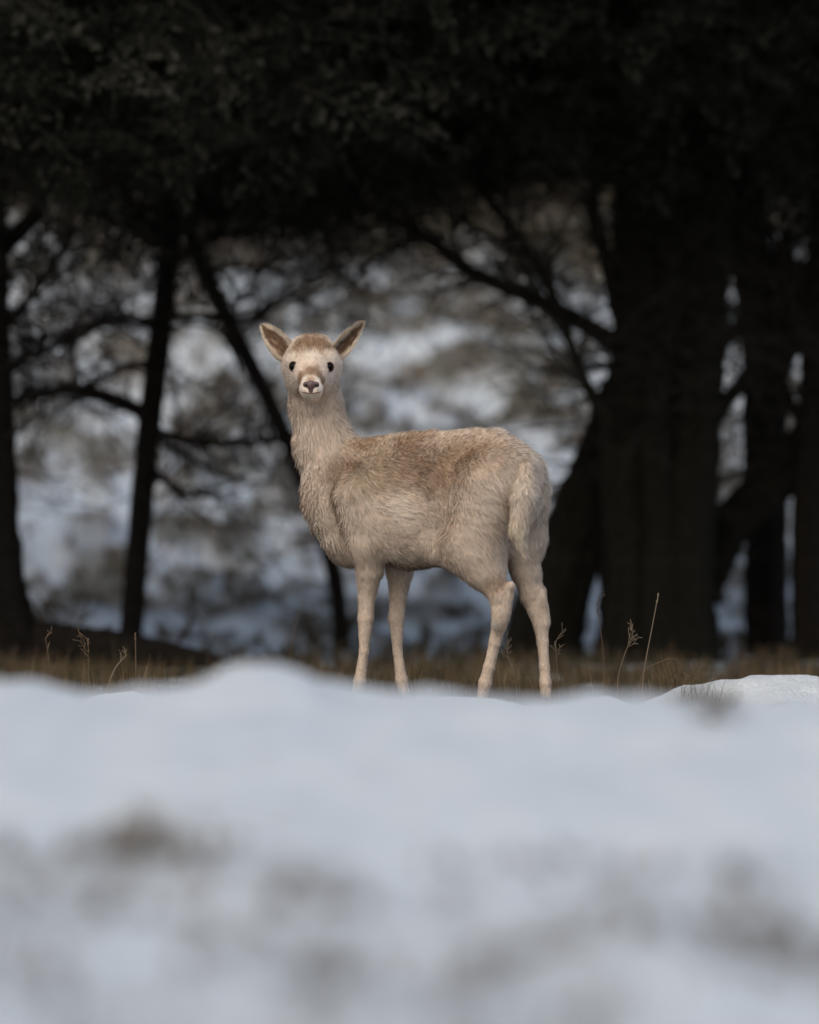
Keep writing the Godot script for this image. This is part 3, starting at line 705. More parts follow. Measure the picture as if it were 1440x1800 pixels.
func make_bones() -> void:
	var back := Vector3(-1, -0.35, 0)
	var down := Vector3(-0.12, -1, 0)
	var rump := Vector3(-0.75, -0.75, 0)
	# trunk of the body
	bone(Vector3(0.3092, 0.6017, -0), 0.130, Vector3(0.1246, 0.581, -0), 0.160, 0.74, 0.06, back + Vector3(0, -0.5, 0), 0.026, 1)
	bone(Vector3(0.1246, 0.581, -0), 0.160, Vector3(-0.0779, 0.6077, -0), 0.148, 0.76, 0.05, back, 0.024, 1)
	bone(Vector3(-0.0779, 0.6077, -0), 0.140, Vector3(-0.1737, 0.6045, -0), 0.116, 0.92, 0.05, rump, 0.028, 2)
	bone(Vector3(0.2897, 0.7099, -0), 0.026, Vector3(0.0569, 0.714, -0), 0.026, 0.9, 0.05, back, 0.022, 1)
	bone(Vector3(0.0569, 0.714, -0), 0.028, Vector3(-0.1508, 0.7181, -0), 0.03, 1.0, 0.05, back, 0.03, 2)
	bone(Vector3(-0.1508, 0.7165, -0), 0.03, Vector3(-0.2502, 0.6737, -0), 0.03, 1.0, 0.05, rump, 0.036, 2)
	bone(Vector3(0.3736, 0.5652, -0), 0.066, Vector3(0.3248, 0.4983, -0), 0.072, 0.85, 0.06, down, 0.036, 3)
	# neck
	bone(Vector3(0.3697, 0.6305, -0), 0.084, Vector3(0.4264, 0.7454, -0), 0.064, 0.86, 0.05, down, 0.032, 3)
	bone(Vector3(0.4264, 0.7454, -0), 0.065, Vector3(0.4558, 0.8541, -0), 0.059, 0.9, 0.04, down, 0.028, 3)
	bone(Vector3(0.4558, 0.8541, -0), 0.059, Vector3(0.4425, 0.9238, -0.0351), 0.058, 1.0, 0.03, down, 0.02, 3)
	# shoulders and forelegs
	for o in [[1.0, 0], [-1.0, 1]]:
		var w: float = o[0]
		var at: Array = [[Vector3(0.2314, 0.5984, -0.088), Vector3(0.212, 0.4668, -0.088), Vector3(0.2151, 0.3907, -0.078), Vector3(0.2263, 0.3193, -0.076), Vector3(0.2309, 0.259, -0.075), Vector3(0.2367, 0.1654, -0.075), Vector3(0.2503, 0.0844, -0.075), Vector3(0.2619, 0.0398, -0.075)],
			[Vector3(0.2607, 0.5859, 0.075), Vector3(0.2331, 0.4664, 0.08), Vector3(0.2219, 0.39, 0.078), Vector3(0.2264, 0.3183, 0.076), Vector3(0.2315, 0.2578, 0.075), Vector3(0.2276, 0.1639, 0.075), Vector3(0.214, 0.0828, 0.075), Vector3(0.2023, 0.0383, 0.075)]][o[1]]
		var r := [0.070, 0.046, 0.032, 0.0215, 0.0210, 0.0122, 0.0162, 0.0140]
		var hair := [0.022, 0.016, 0.011, 0.008, 0.006, 0.005, 0.006]
		for i in 7:
			bone(at[i], r[i], at[i + 1], r[i + 1], 1.0, 0.05 if i == 0 else 0.02 if i == 1 else 0.007, Vector3(-0.15, -1, 0), hair[i], 4 if i < 2 else 5)
	# hind legs: thigh, stifle, gaskin, hock, cannon
	var hn := [Vector3(-0.1952, 0.6327, -0.07), Vector3(-0.1424, 0.4753, -0.085), Vector3(-0.185, 0.3888, -0.083), Vector3(-0.2263, 0.3245, -0.082), Vector3(-0.2288, 0.2805, -0.08), Vector3(-0.223, 0.2396, -0.08), Vector3(-0.2097, 0.1955, -0.08), Vector3(-0.1906, 0.1261, -0.08), Vector3(-0.1772, 0.082, -0.08), Vector3(-0.1676, 0.041, -0.08)]
	var hf := [Vector3(-0.1708, 0.6014, 0.06), Vector3(-0.1875, 0.4829, 0.072), Vector3(-0.2072, 0.3913, 0.074), Vector3(-0.2269, 0.3235, 0.076), Vector3(-0.2441, 0.2794, 0.076), Vector3(-0.2574, 0.2384, 0.076), Vector3(-0.2632, 0.1943, 0.076), Vector3(-0.2689, 0.1249, 0.076), Vector3(-0.2727, 0.0808, 0.076), Vector3(-0.2746, 0.0398, 0.076)]
	var rn := [0.096, 0.068, 0.041, 0.0270, 0.0232, 0.0192, 0.0155, 0.0148, 0.0172, 0.0150]
	var rf := [0.088, 0.056, 0.032, 0.0275, 0.0235, 0.0192, 0.0150, 0.0132, 0.0155, 0.0140]
	var hh := [0.026, 0.019, 0.013, 0.009, 0.007, 0.006, 0.005, 0.005, 0.006]
	for i in 9:
		var lie := Vector3(-0.55, -0.8, 0) if i < 2 else Vector3(-0.1, -1, 0)
		bone(hn[i], rn[i], hn[i + 1], rn[i + 1], 1.0, [0.05, 0.045, 0.02][i] if i < 3 else 0.007, lie, hh[i], 6 if i < 2 else 5)
		bone(hf[i], rf[i], hf[i + 1], rf[i + 1], 1.0, [0.05, 0.045, 0.02][i] if i < 3 else 0.007, lie, hh[i], 6 if i < 2 else 5)
	bone(Vector3(-0.2646, 0.3498, -0.085), 0.013, Vector3(-0.2364, 0.2632, -0.08), 0.013, 1.0, 0.02, Vector3(0, -1, 0), 0.009, 5)
	bone(Vector3(-0.2574, 0.3331, 0.076), 0.012, Vector3(-0.2689, 0.2543, 0.076), 0.013, 1.0, 0.02, Vector3(0, -1, 0), 0.009, 5)
	# flank fold and belly
	bone(Vector3(-0.0068, 0.4592, -0.05), 0.04, Vector3(-0.1451, 0.428, -0.075), 0.05, 1.0, 0.06, Vector3(-0.3, -1, 0), 0.016, 6)
	# tail
	bone(Vector3(-0.2919, 0.6765, -0.0581), 0.020, Vector3(-0.3207, 0.5979, -0.1002), 0.025, 1.0, 0.006, Vector3(0.03, -1, 0), 0.024, 7)
	bone(Vector3(-0.3207, 0.5979, -0.1002), 0.025, Vector3(-0.309, 0.507, -0.1108), 0.015, 1.0, 0.004, Vector3(0.03, -1, 0), 0.024, 7)
	bone(Vector3(-0.309, 0.507, -0.1108), 0.015, Vector3(-0.3184, 0.4379, -0.0969), 0.005, 1.0, 0.01, Vector3(0, -1, 0.05), 0.02, 7)

func head_bones() -> Array:
	bones = []
	var up := Vector3(0, 1, 0)
	var rear := Vector3(0.5454, 0.9709, 0.1064) - Vector3(0.313, 0.9654, -0.2192)
	rear = rear.normalized()
	bone(Vector3(0.4639, 0.9893, -0.038), 0.047, Vector3(0.4352, 0.9893, -0.0179), 0.047, 1.0, 0.02, up + rear * 0.8, 0.018, 10)
	bone(Vector3(0.4438, 0.9844, -0.0361), 0.054, Vector3(0.4234, 0.9728, -0.0645), 0.052, 1.0, 0.03, up + rear * 0.8, 0.018, 10)
	bone(Vector3(0.4263, 0.9681, -0.0605), 0.058, Vector3(0.3899, 0.9417, -0.1143), 0.042, 1.0, 0.03, up * 0.7 + rear * 0.7, 0.013, 10)
	bone(Vector3(0.3899, 0.9417, -0.1143), 0.041, Vector3(0.348, 0.9012, -0.1729), 0.0285, 1.0, 0.02, up * 0.6 + rear, 0.006, 11)
	bone(Vector3(0.3523, 0.8948, -0.1832), 0.0205, Vector3(0.3368, 0.8948, -0.1723), 0.0205, 1.0, 0.012, up * -0.3 + rear, 0.005, 11)
	bone(Vector3(0.3899, 0.8909, -0.1143), 0.030, Vector3(0.3504, 0.8838, -0.1696), 0.0175, 1.0, 0.014, up * -0.4 + rear, 0.006, 11)
	for x in [-1.0, 1.0]:
		var cheek: Array = [Vector3(0.4588, 0.946, -0.0588), Vector3(0.4245, 0.9167, -0.0958), Vector3(0.4489, 0.9758, -0.0946), Vector3(0.4674, 0.9634, -0.077)] if x < 0.0 else [Vector3(0.4171, 0.946, -0.0296), Vector3(0.3933, 0.9167, -0.0739), Vector3(0.3863, 0.9742, -0.0508), Vector3(0.3969, 0.9618, -0.0277)]
		bone(cheek[0], 0.043, cheek[1], 0.030, 1.0, 0.03, up * -0.8 + rear * 0.6, 0.016, 12)
		bone(cheek[2], 0.030, cheek[3], 0.031, 1.0, 0.02, up * 0.5 + rear * 0.9, 0.010, 10)
	bone(Vector3(0.4438, 0.9238, -0.0361), 0.059, Vector3(0.4486, 0.8634, -0.0211), 0.054, 1.0, 0.03, Vector3(0, -1, 0), 0.02, 3)
	return bones

func coat_and_crease_marks() -> void:
	var saddle := s(148, 121, 99)
	var fawn := s(188, 166, 143)
	var cream := s(239, 224, 208)
	var pale := s(237, 223, 208)
	coat(Vector3(0.1978, 0.7123, -0.13), 0.15, fawn, 0.6)
	coat(Vector3(0.0792, 0.7119, -0.12), 0.13, saddle, 0.85)
	coat(Vector3(-0.0298, 0.6706, -0.13), 0.11, saddle, 0.8)
	coat(Vector3(0.1661, 0.6647, -0.12), 0.10, fawn, 0.7)
	coat(Vector3(-0.1035, 0.6957, -0.12), 0.12, s(178, 150, 124), 0.7)
	coat(Vector3(0.2685, 0.7638, -0.03), 0.08, s(178, 146, 116), 0.7)
	coat(Vector3(0.1133, 0.7679, -0.03), 0.09, s(180, 150, 122), 0.6)
	coat(Vector3(-0.2044, 0.7112, -0.1), 0.10, s(190, 164, 138), 0.5)
	coat(Vector3(0.3191, 0.6779, -0.085), 0.075, s(150, 124, 102), 0.75)  # browner fur behind the neck, with the crease shade painted in
	coat(Vector3(0.298, 0.6016, -0.09), 0.07, s(160, 136, 114), 0.7)  # lower end of the same neck crease, brown fur plus painted shade
	coat(Vector3(0.4905, 0.6817, -0.02), 0.09, cream, 0.5)
	coat(Vector3(0.3979, 0.5062, -0.04), 0.10, cream, 0.7)
	coat(Vector3(0.0818, 0.5619, -0.13), 0.065, cream, 0.75)
	coat(Vector3(0.1011, 0.5777, -0.13), 0.04, pale, 0.4)
	coat(Vector3(0.1133, 0.4035, -0.03), 0.12, cream, 0.7)
	coat(Vector3(-0.0912, 0.554, -0.13), 0.09, s(190, 166, 142), 0.4)
	coat(Vector3(-0.2143, 0.6325, -0.12), 0.05, cream, 0.8)
	coat(Vector3(-0.2258, 0.6514, -0.12), 0.022, pale, 0.8)
	coat(Vector3(-0.2334, 0.5854, -0.12), 0.07, cream, 0.5)
	coat(Vector3(-0.1716, 0.5776, -0.13), 0.024, s(132, 108, 88), 0.6, false)
	coat(Vector3(-0.2433, 0.598, -0.09), 0.055, s(162, 134, 110), 0.85, false)  # brown rump fur, darkened further as painted shade along the tail edge
	coat(Vector3(-0.2883, 0.6956, -0), 0.09, cream, 0.6)
	coat(Vector3(-0.3358, 0.6245, -0.125), 0.065, cream, 0.8, false)
	coat(Vector3(-0.3196, 0.507, -0.118), 0.05, s(230, 216, 192), 0.8, false)
	coat(Vector3(-0.2234, 0.3576, -0.1), 0.045, s(160, 130, 104), 0.65, false)
	coat(Vector3(-0.2292, 0.2335, -0.1), 0.028, s(120, 108, 98), 0.7, false)
	coat(Vector3(-0.2234, 0.2476, -0.1), 0.014, s(196, 190, 182), 0.8, false)
	coat(Vector3(-0.2806, 0.3421, -0.1), 0.02, s(110, 88, 70), 0.6, false)
	coat(Vector3(-0.2817, 0.3018, 0.06), 0.03, s(150, 124, 100), 0.5, false)
	coat(Vector3(0.1591, 0.4591, -0.13), 0.03, s(140, 114, 92), 0.5, false)  # shade of the elbow crease, painted into the coat
	coat(Vector3(0.0883, 0.4482, -0.14), 0.012, s(96, 76, 60), 0.7, false)
	# face
	var cap := s(142, 114, 90)
	coat(Vector3(0.4031, 1.0311, -0.093), 0.070, cap, 1.0, false)
	coat(Vector3(0.4402, 1.0186, -0.1068), 0.045, cap, 0.9, false)
	coat(Vector3(0.3776, 1.0186, -0.063), 0.045, cap, 0.9, false)
	coat(Vector3(0.3886, 0.9735, -0.1134), 0.036, pale, 0.9, false)
	coat(Vector3(0.4409, 1.0577, -0.0401), 0.065, cap, 0.95, false)
	coat(Vector3(0.3508, 0.9473, -0.1663), 0.030, s(146, 118, 95), 0.95, false)
	coat(Vector3(0.3732, 0.9315, -0.1759), 0.024, s(150, 121, 98), 0.9, false)
	coat(Vector3(0.3355, 0.9315, -0.1495), 0.024, s(150, 121, 98), 0.9, false)
	coat(Vector3(0.4221, 0.8813, -0.143), 0.034, s(140, 113, 92), 0.9, false)
	coat(Vector3(0.3492, 0.8813, -0.0919), 0.034, s(140, 113, 92), 0.9, false)
	coat(Vector3(0.3624, 0.9348, -0.15), 0.036, s(150, 122, 98), 0.95, false)
	coat(Vector3(0.4347, 0.9292, -0.1335), 0.030, pale, 0.5, false)
	coat(Vector3(0.354, 0.9292, -0.077), 0.030, pale, 0.5, false)
	coat(Vector3(0.3853, 0.9141, -0.1807), 0.036, s(140, 112, 90), 1.0, false)
	coat(Vector3(0.3269, 0.9141, -0.1398), 0.036, s(140, 112, 90), 1.0, false)
	coat(Vector3(0.3881, 0.8697, -0.1741), 0.038, s(126, 100, 80), 1.0, false)
	coat(Vector3(0.3322, 0.8697, -0.135), 0.038, s(126, 100, 80), 1.0, false)
	coat(Vector3(0.3557, 0.8962, -0.2003), 0.020, s(226, 214, 202), 1.0, false)
	coat(Vector3(0.3194, 0.8962, -0.1748), 0.020, s(226, 214, 202), 1.0, false)
	coat(Vector3(0.359, 0.9217, -0.1903), 0.013, s(228, 218, 206), 0.9, false)
	coat(Vector3(0.3278, 0.9217, -0.1685), 0.013, s(228, 218, 206), 0.9, false)
	coat(Vector3(0.3294, 0.8897, -0.1989), 0.017, s(228, 220, 210), 1.0, false)
	coat(Vector3(0.3376, 0.874, -0.1875), 0.022, s(220, 208, 195), 1.0, false)
	coat(Vector3(0.3353, 0.9279, -0.1908), 0.021, s(176, 150, 128), 0.9, false)
	coat(Vector3(0.4432, 0.977, -0.1272), 0.020, pale, 0.85, false)
	coat(Vector3(0.3585, 0.9754, -0.0679), 0.020, pale, 0.85, false)

func hair_mesh(seed_at: int) -> ArrayMesh:
	var r := RandomNumberGenerator.new()
	r.seed = seed_at
	var pos := PackedVector3Array()
	var nor := PackedVector3Array()
	var col := PackedColorArray()
	var index := PackedInt32Array()
	for h in 9:
		var x0 := r.randf_range(-0.15, 0.15)
		var y0 := r.randf_range(-0.25, 0.12)
		var spread := r.randf_range(-0.12, 0.12) - x0 * 0.75
		var long := r.randf_range(0.7, 1.1)
		var lift := r.randf_range(0.35, 0.85)
		var w := r.randf_range(0.017, 0.030)
		var shade := r.randf_range(0.62, 1.25)
		var turn := r.randf_range(-1.3, 1.3)
		var first := pos.size()
		for i in 4:
			var t := i / 3.0
			var c := Vector3(x0 + spread * t * t, y0 + long * t, lift * t * (1.0 - 0.40 * t) - 0.04)
			var half := w * (1.0 - 0.9 * t)
			for q in [-1.0, 1.0]:
				pos.append(c + Vector3(q * half * cos(turn), 0, q * half * sin(turn)))
				nor.append(Vector3(q * 0.25 + spread, 0.1, 1).normalized())
				col.append(Color(shade, shade, shade))
			if i < 3:
				var a := first + i * 2
				index.append_array([a, a + 2, a + 1, a + 1, a + 2, a + 3])
	var arrays := []
	arrays.resize(Mesh.ARRAY_MAX)
	arrays[Mesh.ARRAY_VERTEX] = pos
	arrays[Mesh.ARRAY_NORMAL] = nor
	arrays[Mesh.ARRAY_COLOR] = col
	arrays[Mesh.ARRAY_INDEX] = index
	var mesh := ArrayMesh.new()
	mesh.add_surface_from_arrays(Mesh.PRIMITIVE_TRIANGLES, arrays)
	return mesh

var hair_spots := []
var hair_tints := PackedColorArray()

# hair over triangles first..last of a surface
func grow_hair(pos: PackedVector3Array, nor: PackedVector3Array, col: PackedColorArray, lie: PackedVector3Array, long: PackedFloat32Array, tris: PackedInt32Array, density: float, thick: float, skip: Array) -> void:
	var due := 0.0
	for t in range(0, tris.size(), 3):
		var a := pos[tris[t]]
		var b := pos[tris[t + 1]]
		var c := pos[tris[t + 2]]
		due += (b - a).cross(c - a).length() * 0.5 * density
		while due > 1.0:
			due -= 1.0
			var u := rng.randf()
			var v := rng.randf()
			if u + v > 1.0:
				u = 1.0 - u
				v = 1.0 - v
			var p := a + (b - a) * u + (c - a) * v
			var hidden := false
			for k in skip:
				if p.distance_squared_to(k[0]) < k[1] * k[1]:
					hidden = true
			if hidden:
				continue
			var i := tris[t + rng.randi_range(0, 2)]
			var n := nor[i]
			var l := long[i]
			if l <= 0.0:
				continue
			var swirl := 0.22 * n_mid.get_noise_3dv(p * 12.0)
			var f := lie[i].rotated(n, swirl + rng.randfn(0.0, 0.17))
			f = f - n * f.dot(n)
			if f.length_squared() < 1e-5:
				continue
			f = f.normalized()
			var len := l * 1.08 * rng.randf_range(0.75, 1.2) * (1.0 + 0.35 * n_mid.get_noise_3dv(p * 20.0))
			var lift := rng.randf_range(0.45, 1.35) * (1.0 if l > 0.01 else 0.65)
			spot_hair(p, f, n, len, maxf(len, thick), lift, col[i])

func spot_hair(p: Vector3, f: Vector3, n: Vector3, len: float, wide: float, lift: float, c: Color) -> void:
	hair_spots.append(Transform3D(Basis(f.cross(n).normalized() * wide, f * len, n * len * lift), p))
	var speckle := clampf(1.6 - c.g * 1.4, 0.85, 1.4)
	var m := 1.09 + speckle * (rng.randfn(0.0, 0.22) + 0.34 * n_fine.get_noise_3dv(p * 9.0) + 0.3 * n_fine.get_noise_3dv(p * 22.0))
	m = maxf(lerpf(1.06, m, 1.0 if len > 0.012 else 0.6), 0.3)
	m = minf(m, 0.94 / maxf(c.r, 0.05))
	hair_tints.append(Color(c.r * m, c.g * m, c.b * m))

func ear(root: Vector3, tip: Vector3, open: Vector3, wide: float, pos: PackedVector3Array, nor: PackedVector3Array, col: PackedColorArray, tris: PackedInt32Array) -> void:
	var axis := (tip - root)
	var up := axis.normalized()
	var face := (open - up * open.dot(up)).normalized()
	var side := up.cross(face)
	var outer := s(206, 188, 168)
	var rim := s(222, 206, 186)
	var inner := s(112, 86, 68)
	var nu := 14
	var nv := 13
	for sheet in 2:
		var first := pos.size()
		for i in nu + 1:
			var t := float(i) / nu
			var half := wide * (0.55 + 1.35 * t - 0.55 * t * t) * pow(maxf(1.0 - t, 0.0), 0.72) + 0.0012
			var cup := lerpf(1.2, 0.45, t)
			for j in nv:
				var q := 2.0 * j / (nv - 1) - 1.0
				var a := q * cup
				var radius := half / maxf(sin(cup), 0.4)
				var p := root + axis * t + side * sin(a) * radius + face * (radius * (cos(cup) - cos(a)) + half * 0.25 - 0.012 * t)
				var nn := (side * sin(a) - face * cos(a)).normalized()
				if sheet == 1:
					p += -nn * 0.003 * (1.0 - pow(absf(q), 6.0))
					nn = -nn
				pos.append(p)
				nor.append(nn)
				var tone := inner if sheet == 1 else outer
				if absf(q) > 0.8 or t > 0.93:
					tone = rim
				elif sheet == 1:
					tone = inner.lerp(s(176, 152, 132), smoothstep(0.15, 0.6, n_fine.get_noise_2d(q * 0.35 + root.x * 9.0, t * 0.25 + 4.0)) * 0.7)
				col.append(tone)
		for i in nu:
			for j in nv - 1:
				var a := first + i * nv + j
				if sheet == 0:
					tris.append_array([a, a + 1, a + nv, a + 1, a + nv + 1, a + nv])
				else:
					tris.append_array([a, a + nv, a + 1, a + 1, a + nv, a + nv + 1])

func attributes(list: Array, pos: PackedVector3Array, from: int, col: PackedColorArray, lie: PackedVector3Array, long: PackedFloat32Array) -> void:
	for i in range(from, pos.size()):
		var p := pos[i]
		var f := Vector3.ZERO
		var l := 0.0
		var sum := 0.0
		for o in list:
			var e := bone_distance(o, p)
			if e < 0.06:
				var w := exp(-maxf(e, -0.02) / 0.012)
				f += o[6] * w
				l += o[7] * w
				sum += w
		lie.append((f / sum).normalized() if sum > 0.0 else Vector3.DOWN)
		long.append(l / sum if sum > 0.0 else 0.01)
		col.append(coat_color(p))

func make_deer() -> void:
	coat_and_crease_marks()
	var root := thing("fallow_deer", "pale cream young deer standing side-on with its head turned to the viewer", "deer", Vector3(0.11, 0, 0))
	root.rotation_degrees.y = 145.0
	make_bones()
	var body := bones
	var pos := PackedVector3Array()
	var nor := PackedVector3Array()
	var col := PackedColorArray()
	var lie := PackedVector3Array()
	var long := PackedFloat32Array()
	var tris := PackedInt32Array()
	var made := net(body, 0.006, pos, nor, tris)
	pos = made[0]
	nor = made[1]
	tris = made[2]
	attributes(body, pos, 0, col, lie, long)
	var noses := [[Vector3(0.3306, 0.904, -0.1973), 0.0185], [Vector3(0.3459, 0.9104, -0.2031), 0.008], [Vector3(0.3213, 0.9104, -0.1859), 0.008]]
	var eyes := [[Vector3(0.4306, 0.96, -0.1434), 0.0160], [Vector3(0.3469, 0.9584, -0.0848), 0.0160]]
	grow_hair(pos, nor, col, lie, long, tris, 125000.0, 0.018, [])
	# head
	var head := head_bones()
	var hpos := PackedVector3Array()
	var hnor := PackedVector3Array()
	var htris := PackedInt32Array()
	var hcol := PackedColorArray()
	var hlie := PackedVector3Array()
	var hlong := PackedFloat32Array()
	made = net(head, 0.0035, hpos, hnor, htris)
	hpos = made[0]
	hnor = made[1]
	htris = made[2]
	attributes(head, hpos, 0, hcol, hlie, hlong)
	grow_hair(hpos, hnor, hcol, hlie, hlong, htris, 210000.0, 0.014, noses + eyes)
	var shift := pos.size()
	pos.append_array(hpos)
	nor.append_array(hnor)
	col.append_array(hcol)
	for i in htris:
		tris.append(i + shift)
	# ears
	var at := pos.size()
	var etris := PackedInt32Array()
	var epos := PackedVector3Array()
	var enor := PackedVector3Array()
	var ecol := PackedColorArray()
	var forward := Vector3(0.313, 0.9654, -0.2192) - Vector3(0.5454, 0.9709, 0.1064)
	var one := Vector3(0.2456, 0.9654, -0.172) - Vector3(0.3753, 0.9654, -0.2628)
	ear(Vector3(0.485, 0.9843, -0.0771), Vector3(0.5561, 1.0753, -0.1147), forward.normalized() + one.normalized() * 0.1, 0.041, epos, enor, ecol, etris)
	ear(Vector3(0.391, 0.9859, -0.0113), Vector3(0.3262, 1.0785, 0.0462), forward.normalized() * 0.8 + one.normalized() * 0.75, 0.036, epos, enor, ecol, etris)
	var elie := PackedVector3Array()
	var elong := PackedFloat32Array()
	var away := [(Vector3(0.5561, 1.0753, -0.1147) - Vector3(0.485, 0.9843, -0.0771)).normalized(), (Vector3(0.3262, 1.0785, 0.0462) - Vector3(0.391, 0.9859, -0.0113)).normalized()]
	for i in epos.size():
		elie.append(away[0] if i < epos.size() / 2 else away[1])
		elong.append(0.013)
	grow_hair(epos, enor, ecol, elie, elong, etris, 230000.0, 0.012, [])
	pos.append_array(epos)
	nor.append_array(enor)
	col.append_array(ecol)
	for i in etris:
		tris.append(i + at)
	var arrays := []
	arrays.resize(Mesh.ARRAY_MAX)
	arrays[Mesh.ARRAY_VERTEX] = pos
	arrays[Mesh.ARRAY_NORMAL] = nor
	arrays[Mesh.ARRAY_COLOR] = col
	arrays[Mesh.ARRAY_INDEX] = tris
	var mesh := ArrayMesh.new()
	mesh.add_surface_from_arrays(Mesh.PRIMITIVE_TRIANGLES, arrays)
	part("body", mesh, mat.hide, root)
	var fur := scatter("fur", hair_mesh(3), mat.fur, hair_spots, hair_tints, root)
	fur.set_meta("kind", "stuff")
	print("deer vertices ", pos.size(), " hair ", hair_spots.size())
	# eyes
	for e in eyes:
		var rim := SurfaceTool.new()
		rim.begin(Mesh.PRIMITIVE_TRIANGLES)
		var ring := []
		for i in 17:
			var a := TAU * i / 16.0
			ring.append([e[0] + forward.normalized() * 0.0045 + one.normalized() * cos(a) * 0.0106 + Vector3.UP * (sin(a) * 0.0122 + (0.0015 if sin(a) > 0.0 else 0.0)), 0.0019])
		tube(rim, ring, 6, s(84, 66, 56))
		rim.index()
		rim.generate_normals()
		part("eyelid", rim.commit(), mat.hide, root)
		part("eye", lump(e[0], Vector3(0.0106, 0.0126, 0.0116), -35.0, s(7, 6, 6)), mat.eye, root)
	# nose pad with its two nostrils
	var pad := part("nose", nose_mesh(), mat.nose, root)
	for e in [Vector3(0.3409, 0.9079, -0.2088), Vector3(0.3162, 0.9079, -0.1915)]:
		part("nostril", lump(e, Vector3(0.0052, 0.0042, 0.004), -35.0, s(34, 22, 22)), mat.nose, pad)
	# mouth line
	var st := SurfaceTool.new()
	st.begin(Mesh.PRIMITIVE_TRIANGLES)
	tube(st, smooth_path([[Vector3(0.3657, 0.8892, -0.1999), 0.0010], [Vector3(0.3473, 0.8866, -0.2066), 0.0015], [Vector3(0.3283, 0.8842, -0.2006), 0.0018], [Vector3(0.3162, 0.8866, -0.1848), 0.0015], [Vector3(0.3164, 0.8892, -0.1654), 0.0010]], 4), 5, s(118, 94, 86))
	st.generate_normals()
	part("mouth", st.commit(), mat.hide, root)
	# cloven hooves
	for f in [Vector3(0.2678, 0.0144, -0.075), Vector3(0.1985, 0.0129, 0.075), Vector3(-0.16, 0.0188, -0.08), Vector3(-0.2746, 0.0177, 0.076)]:
		part("hoof", hoof_mesh(f), mat.horn, root)

func lump(c: Vector3, r: Vector3, turn: float, tint: Color) -> ArrayMesh:
	var st := SurfaceTool.new()
	st.begin(Mesh.PRIMITIVE_TRIANGLES)
	var ball := SphereMesh.new()
	ball.radius = 1.0
	ball.height = 2.0
	ball.radial_segments = 24
	ball.rings = 14
	var b := Basis(Vector3.UP, deg_to_rad(-145.0)) * Basis.from_scale(r)
	var tool := SurfaceTool.new()
	tool.append_from(ball, 0, Transform3D(b, c))
	var arrays := tool.commit_to_arrays()
	var cols := PackedColorArray()
	cols.resize(arrays[Mesh.ARRAY_VERTEX].size())
	cols.fill(tint)
	arrays[Mesh.ARRAY_COLOR] = cols
	var mesh := ArrayMesh.new()
	mesh.add_surface_from_arrays(Mesh.PRIMITIVE_TRIANGLES, arrays)
	return mesh

func nose_mesh() -> ArrayMesh:
	var list := []
	var keep := bones
	bones = []
	var k := 0.006
	bone(Vector3(0.3458, 0.9088, -0.2006), 0.0085, Vector3(0.3331, 0.9072, -0.1966), 0.0095, 1.0, k, Vector3.UP, 0.0)
	bone(Vector3(0.3331, 0.9072, -0.1966), 0.0095, Vector3(0.3224, 0.9088, -0.1843), 0.0085, 1.0, k, Vector3.UP, 0.0)
	bone(Vector3(0.3324, 0.9104, -0.1961), 0.0100, Vector3(0.3324, 0.8914, -0.1961), 0.0062, 1.0, k, Vector3.UP, 0.0)
	list = bones
	bones = keep
	var made := net(list, 0.0016, PackedVector3Array(), PackedVector3Array(), PackedInt32Array())
	var arrays := []
	arrays.resize(Mesh.ARRAY_MAX)
	arrays[Mesh.ARRAY_VERTEX] = made[0]
	arrays[Mesh.ARRAY_NORMAL] = made[1]
	arrays[Mesh.ARRAY_INDEX] = made[2]
	var cols := PackedColorArray()
	for p in made[0]:
		cols.append(s(96, 73, 70).lerp(s(76, 56, 54), clampf(0.5 + n_fine.get_noise_3dv(p * 30.0), 0.0, 1.0)))
	arrays[Mesh.ARRAY_COLOR] = cols
	var mesh := ArrayMesh.new()
	mesh.add_surface_from_arrays(Mesh.PRIMITIVE_TRIANGLES, arrays)
	return mesh

func hoof_mesh(at: Vector3) -> ArrayMesh:
	var keep := bones
	bones = []
	for q in [-1.0, 1.0]:
		bone(at + Vector3(-0.004, 0.012, q * 0.008), 0.0115, at + Vector3(0.026, -0.004, q * 0.007), 0.0055, 1.0, 0.002, Vector3.UP, 0.0)
		bone(at + Vector3(-0.006, 0.004, q * 0.008), 0.010, at + Vector3(0.016, 0.002, q * 0.008), 0.009, 1.0, 0.004, Vector3.UP, 0.0)
	var list := bones
	bones = keep
	var made := net(list, 0.003, PackedVector3Array(), PackedVector3Array(), PackedInt32Array())
	var arrays := []
	arrays.resize(Mesh.ARRAY_MAX)
	arrays[Mesh.ARRAY_VERTEX] = made[0]
	arrays[Mesh.ARRAY_NORMAL] = made[1]
	arrays[Mesh.ARRAY_INDEX] = made[2]
	var cols := PackedColorArray()
	cols.resize(made[0].size())
	cols.fill(Color(0.05, 0.04, 0.034))
	arrays[Mesh.ARRAY_COLOR] = cols
	var mesh := ArrayMesh.new()
	mesh.add_surface_from_arrays(Mesh.PRIMITIVE_TRIANGLES, arrays)
	return mesh

# ---------------------------------------------------------------- grass
func blade(st: SurfaceTool, root: Vector3, lean: Vector3, height: float, wide: float, tint: Color) -> void:
	var side := lean.cross(Vector3.UP)
	side = side.normalized() * wide if side.length() > 0.001 else Vector3.RIGHT * wide
	var last := [root - side, root + side]
	for i in 3:
		var t := (i + 1) / 3.0
		var c := root + Vector3.UP * height * t * (1.0 - 0.2 * t * lean.length()) + lean * height * t * t
		var half := side * (1.0 - 0.92 * t)
		for v in [last[0], c - half, last[1], last[1], c - half, c + half]:
			st.set_color(tint)
			st.add_vertex(v)
		last = [c - half, c + half]

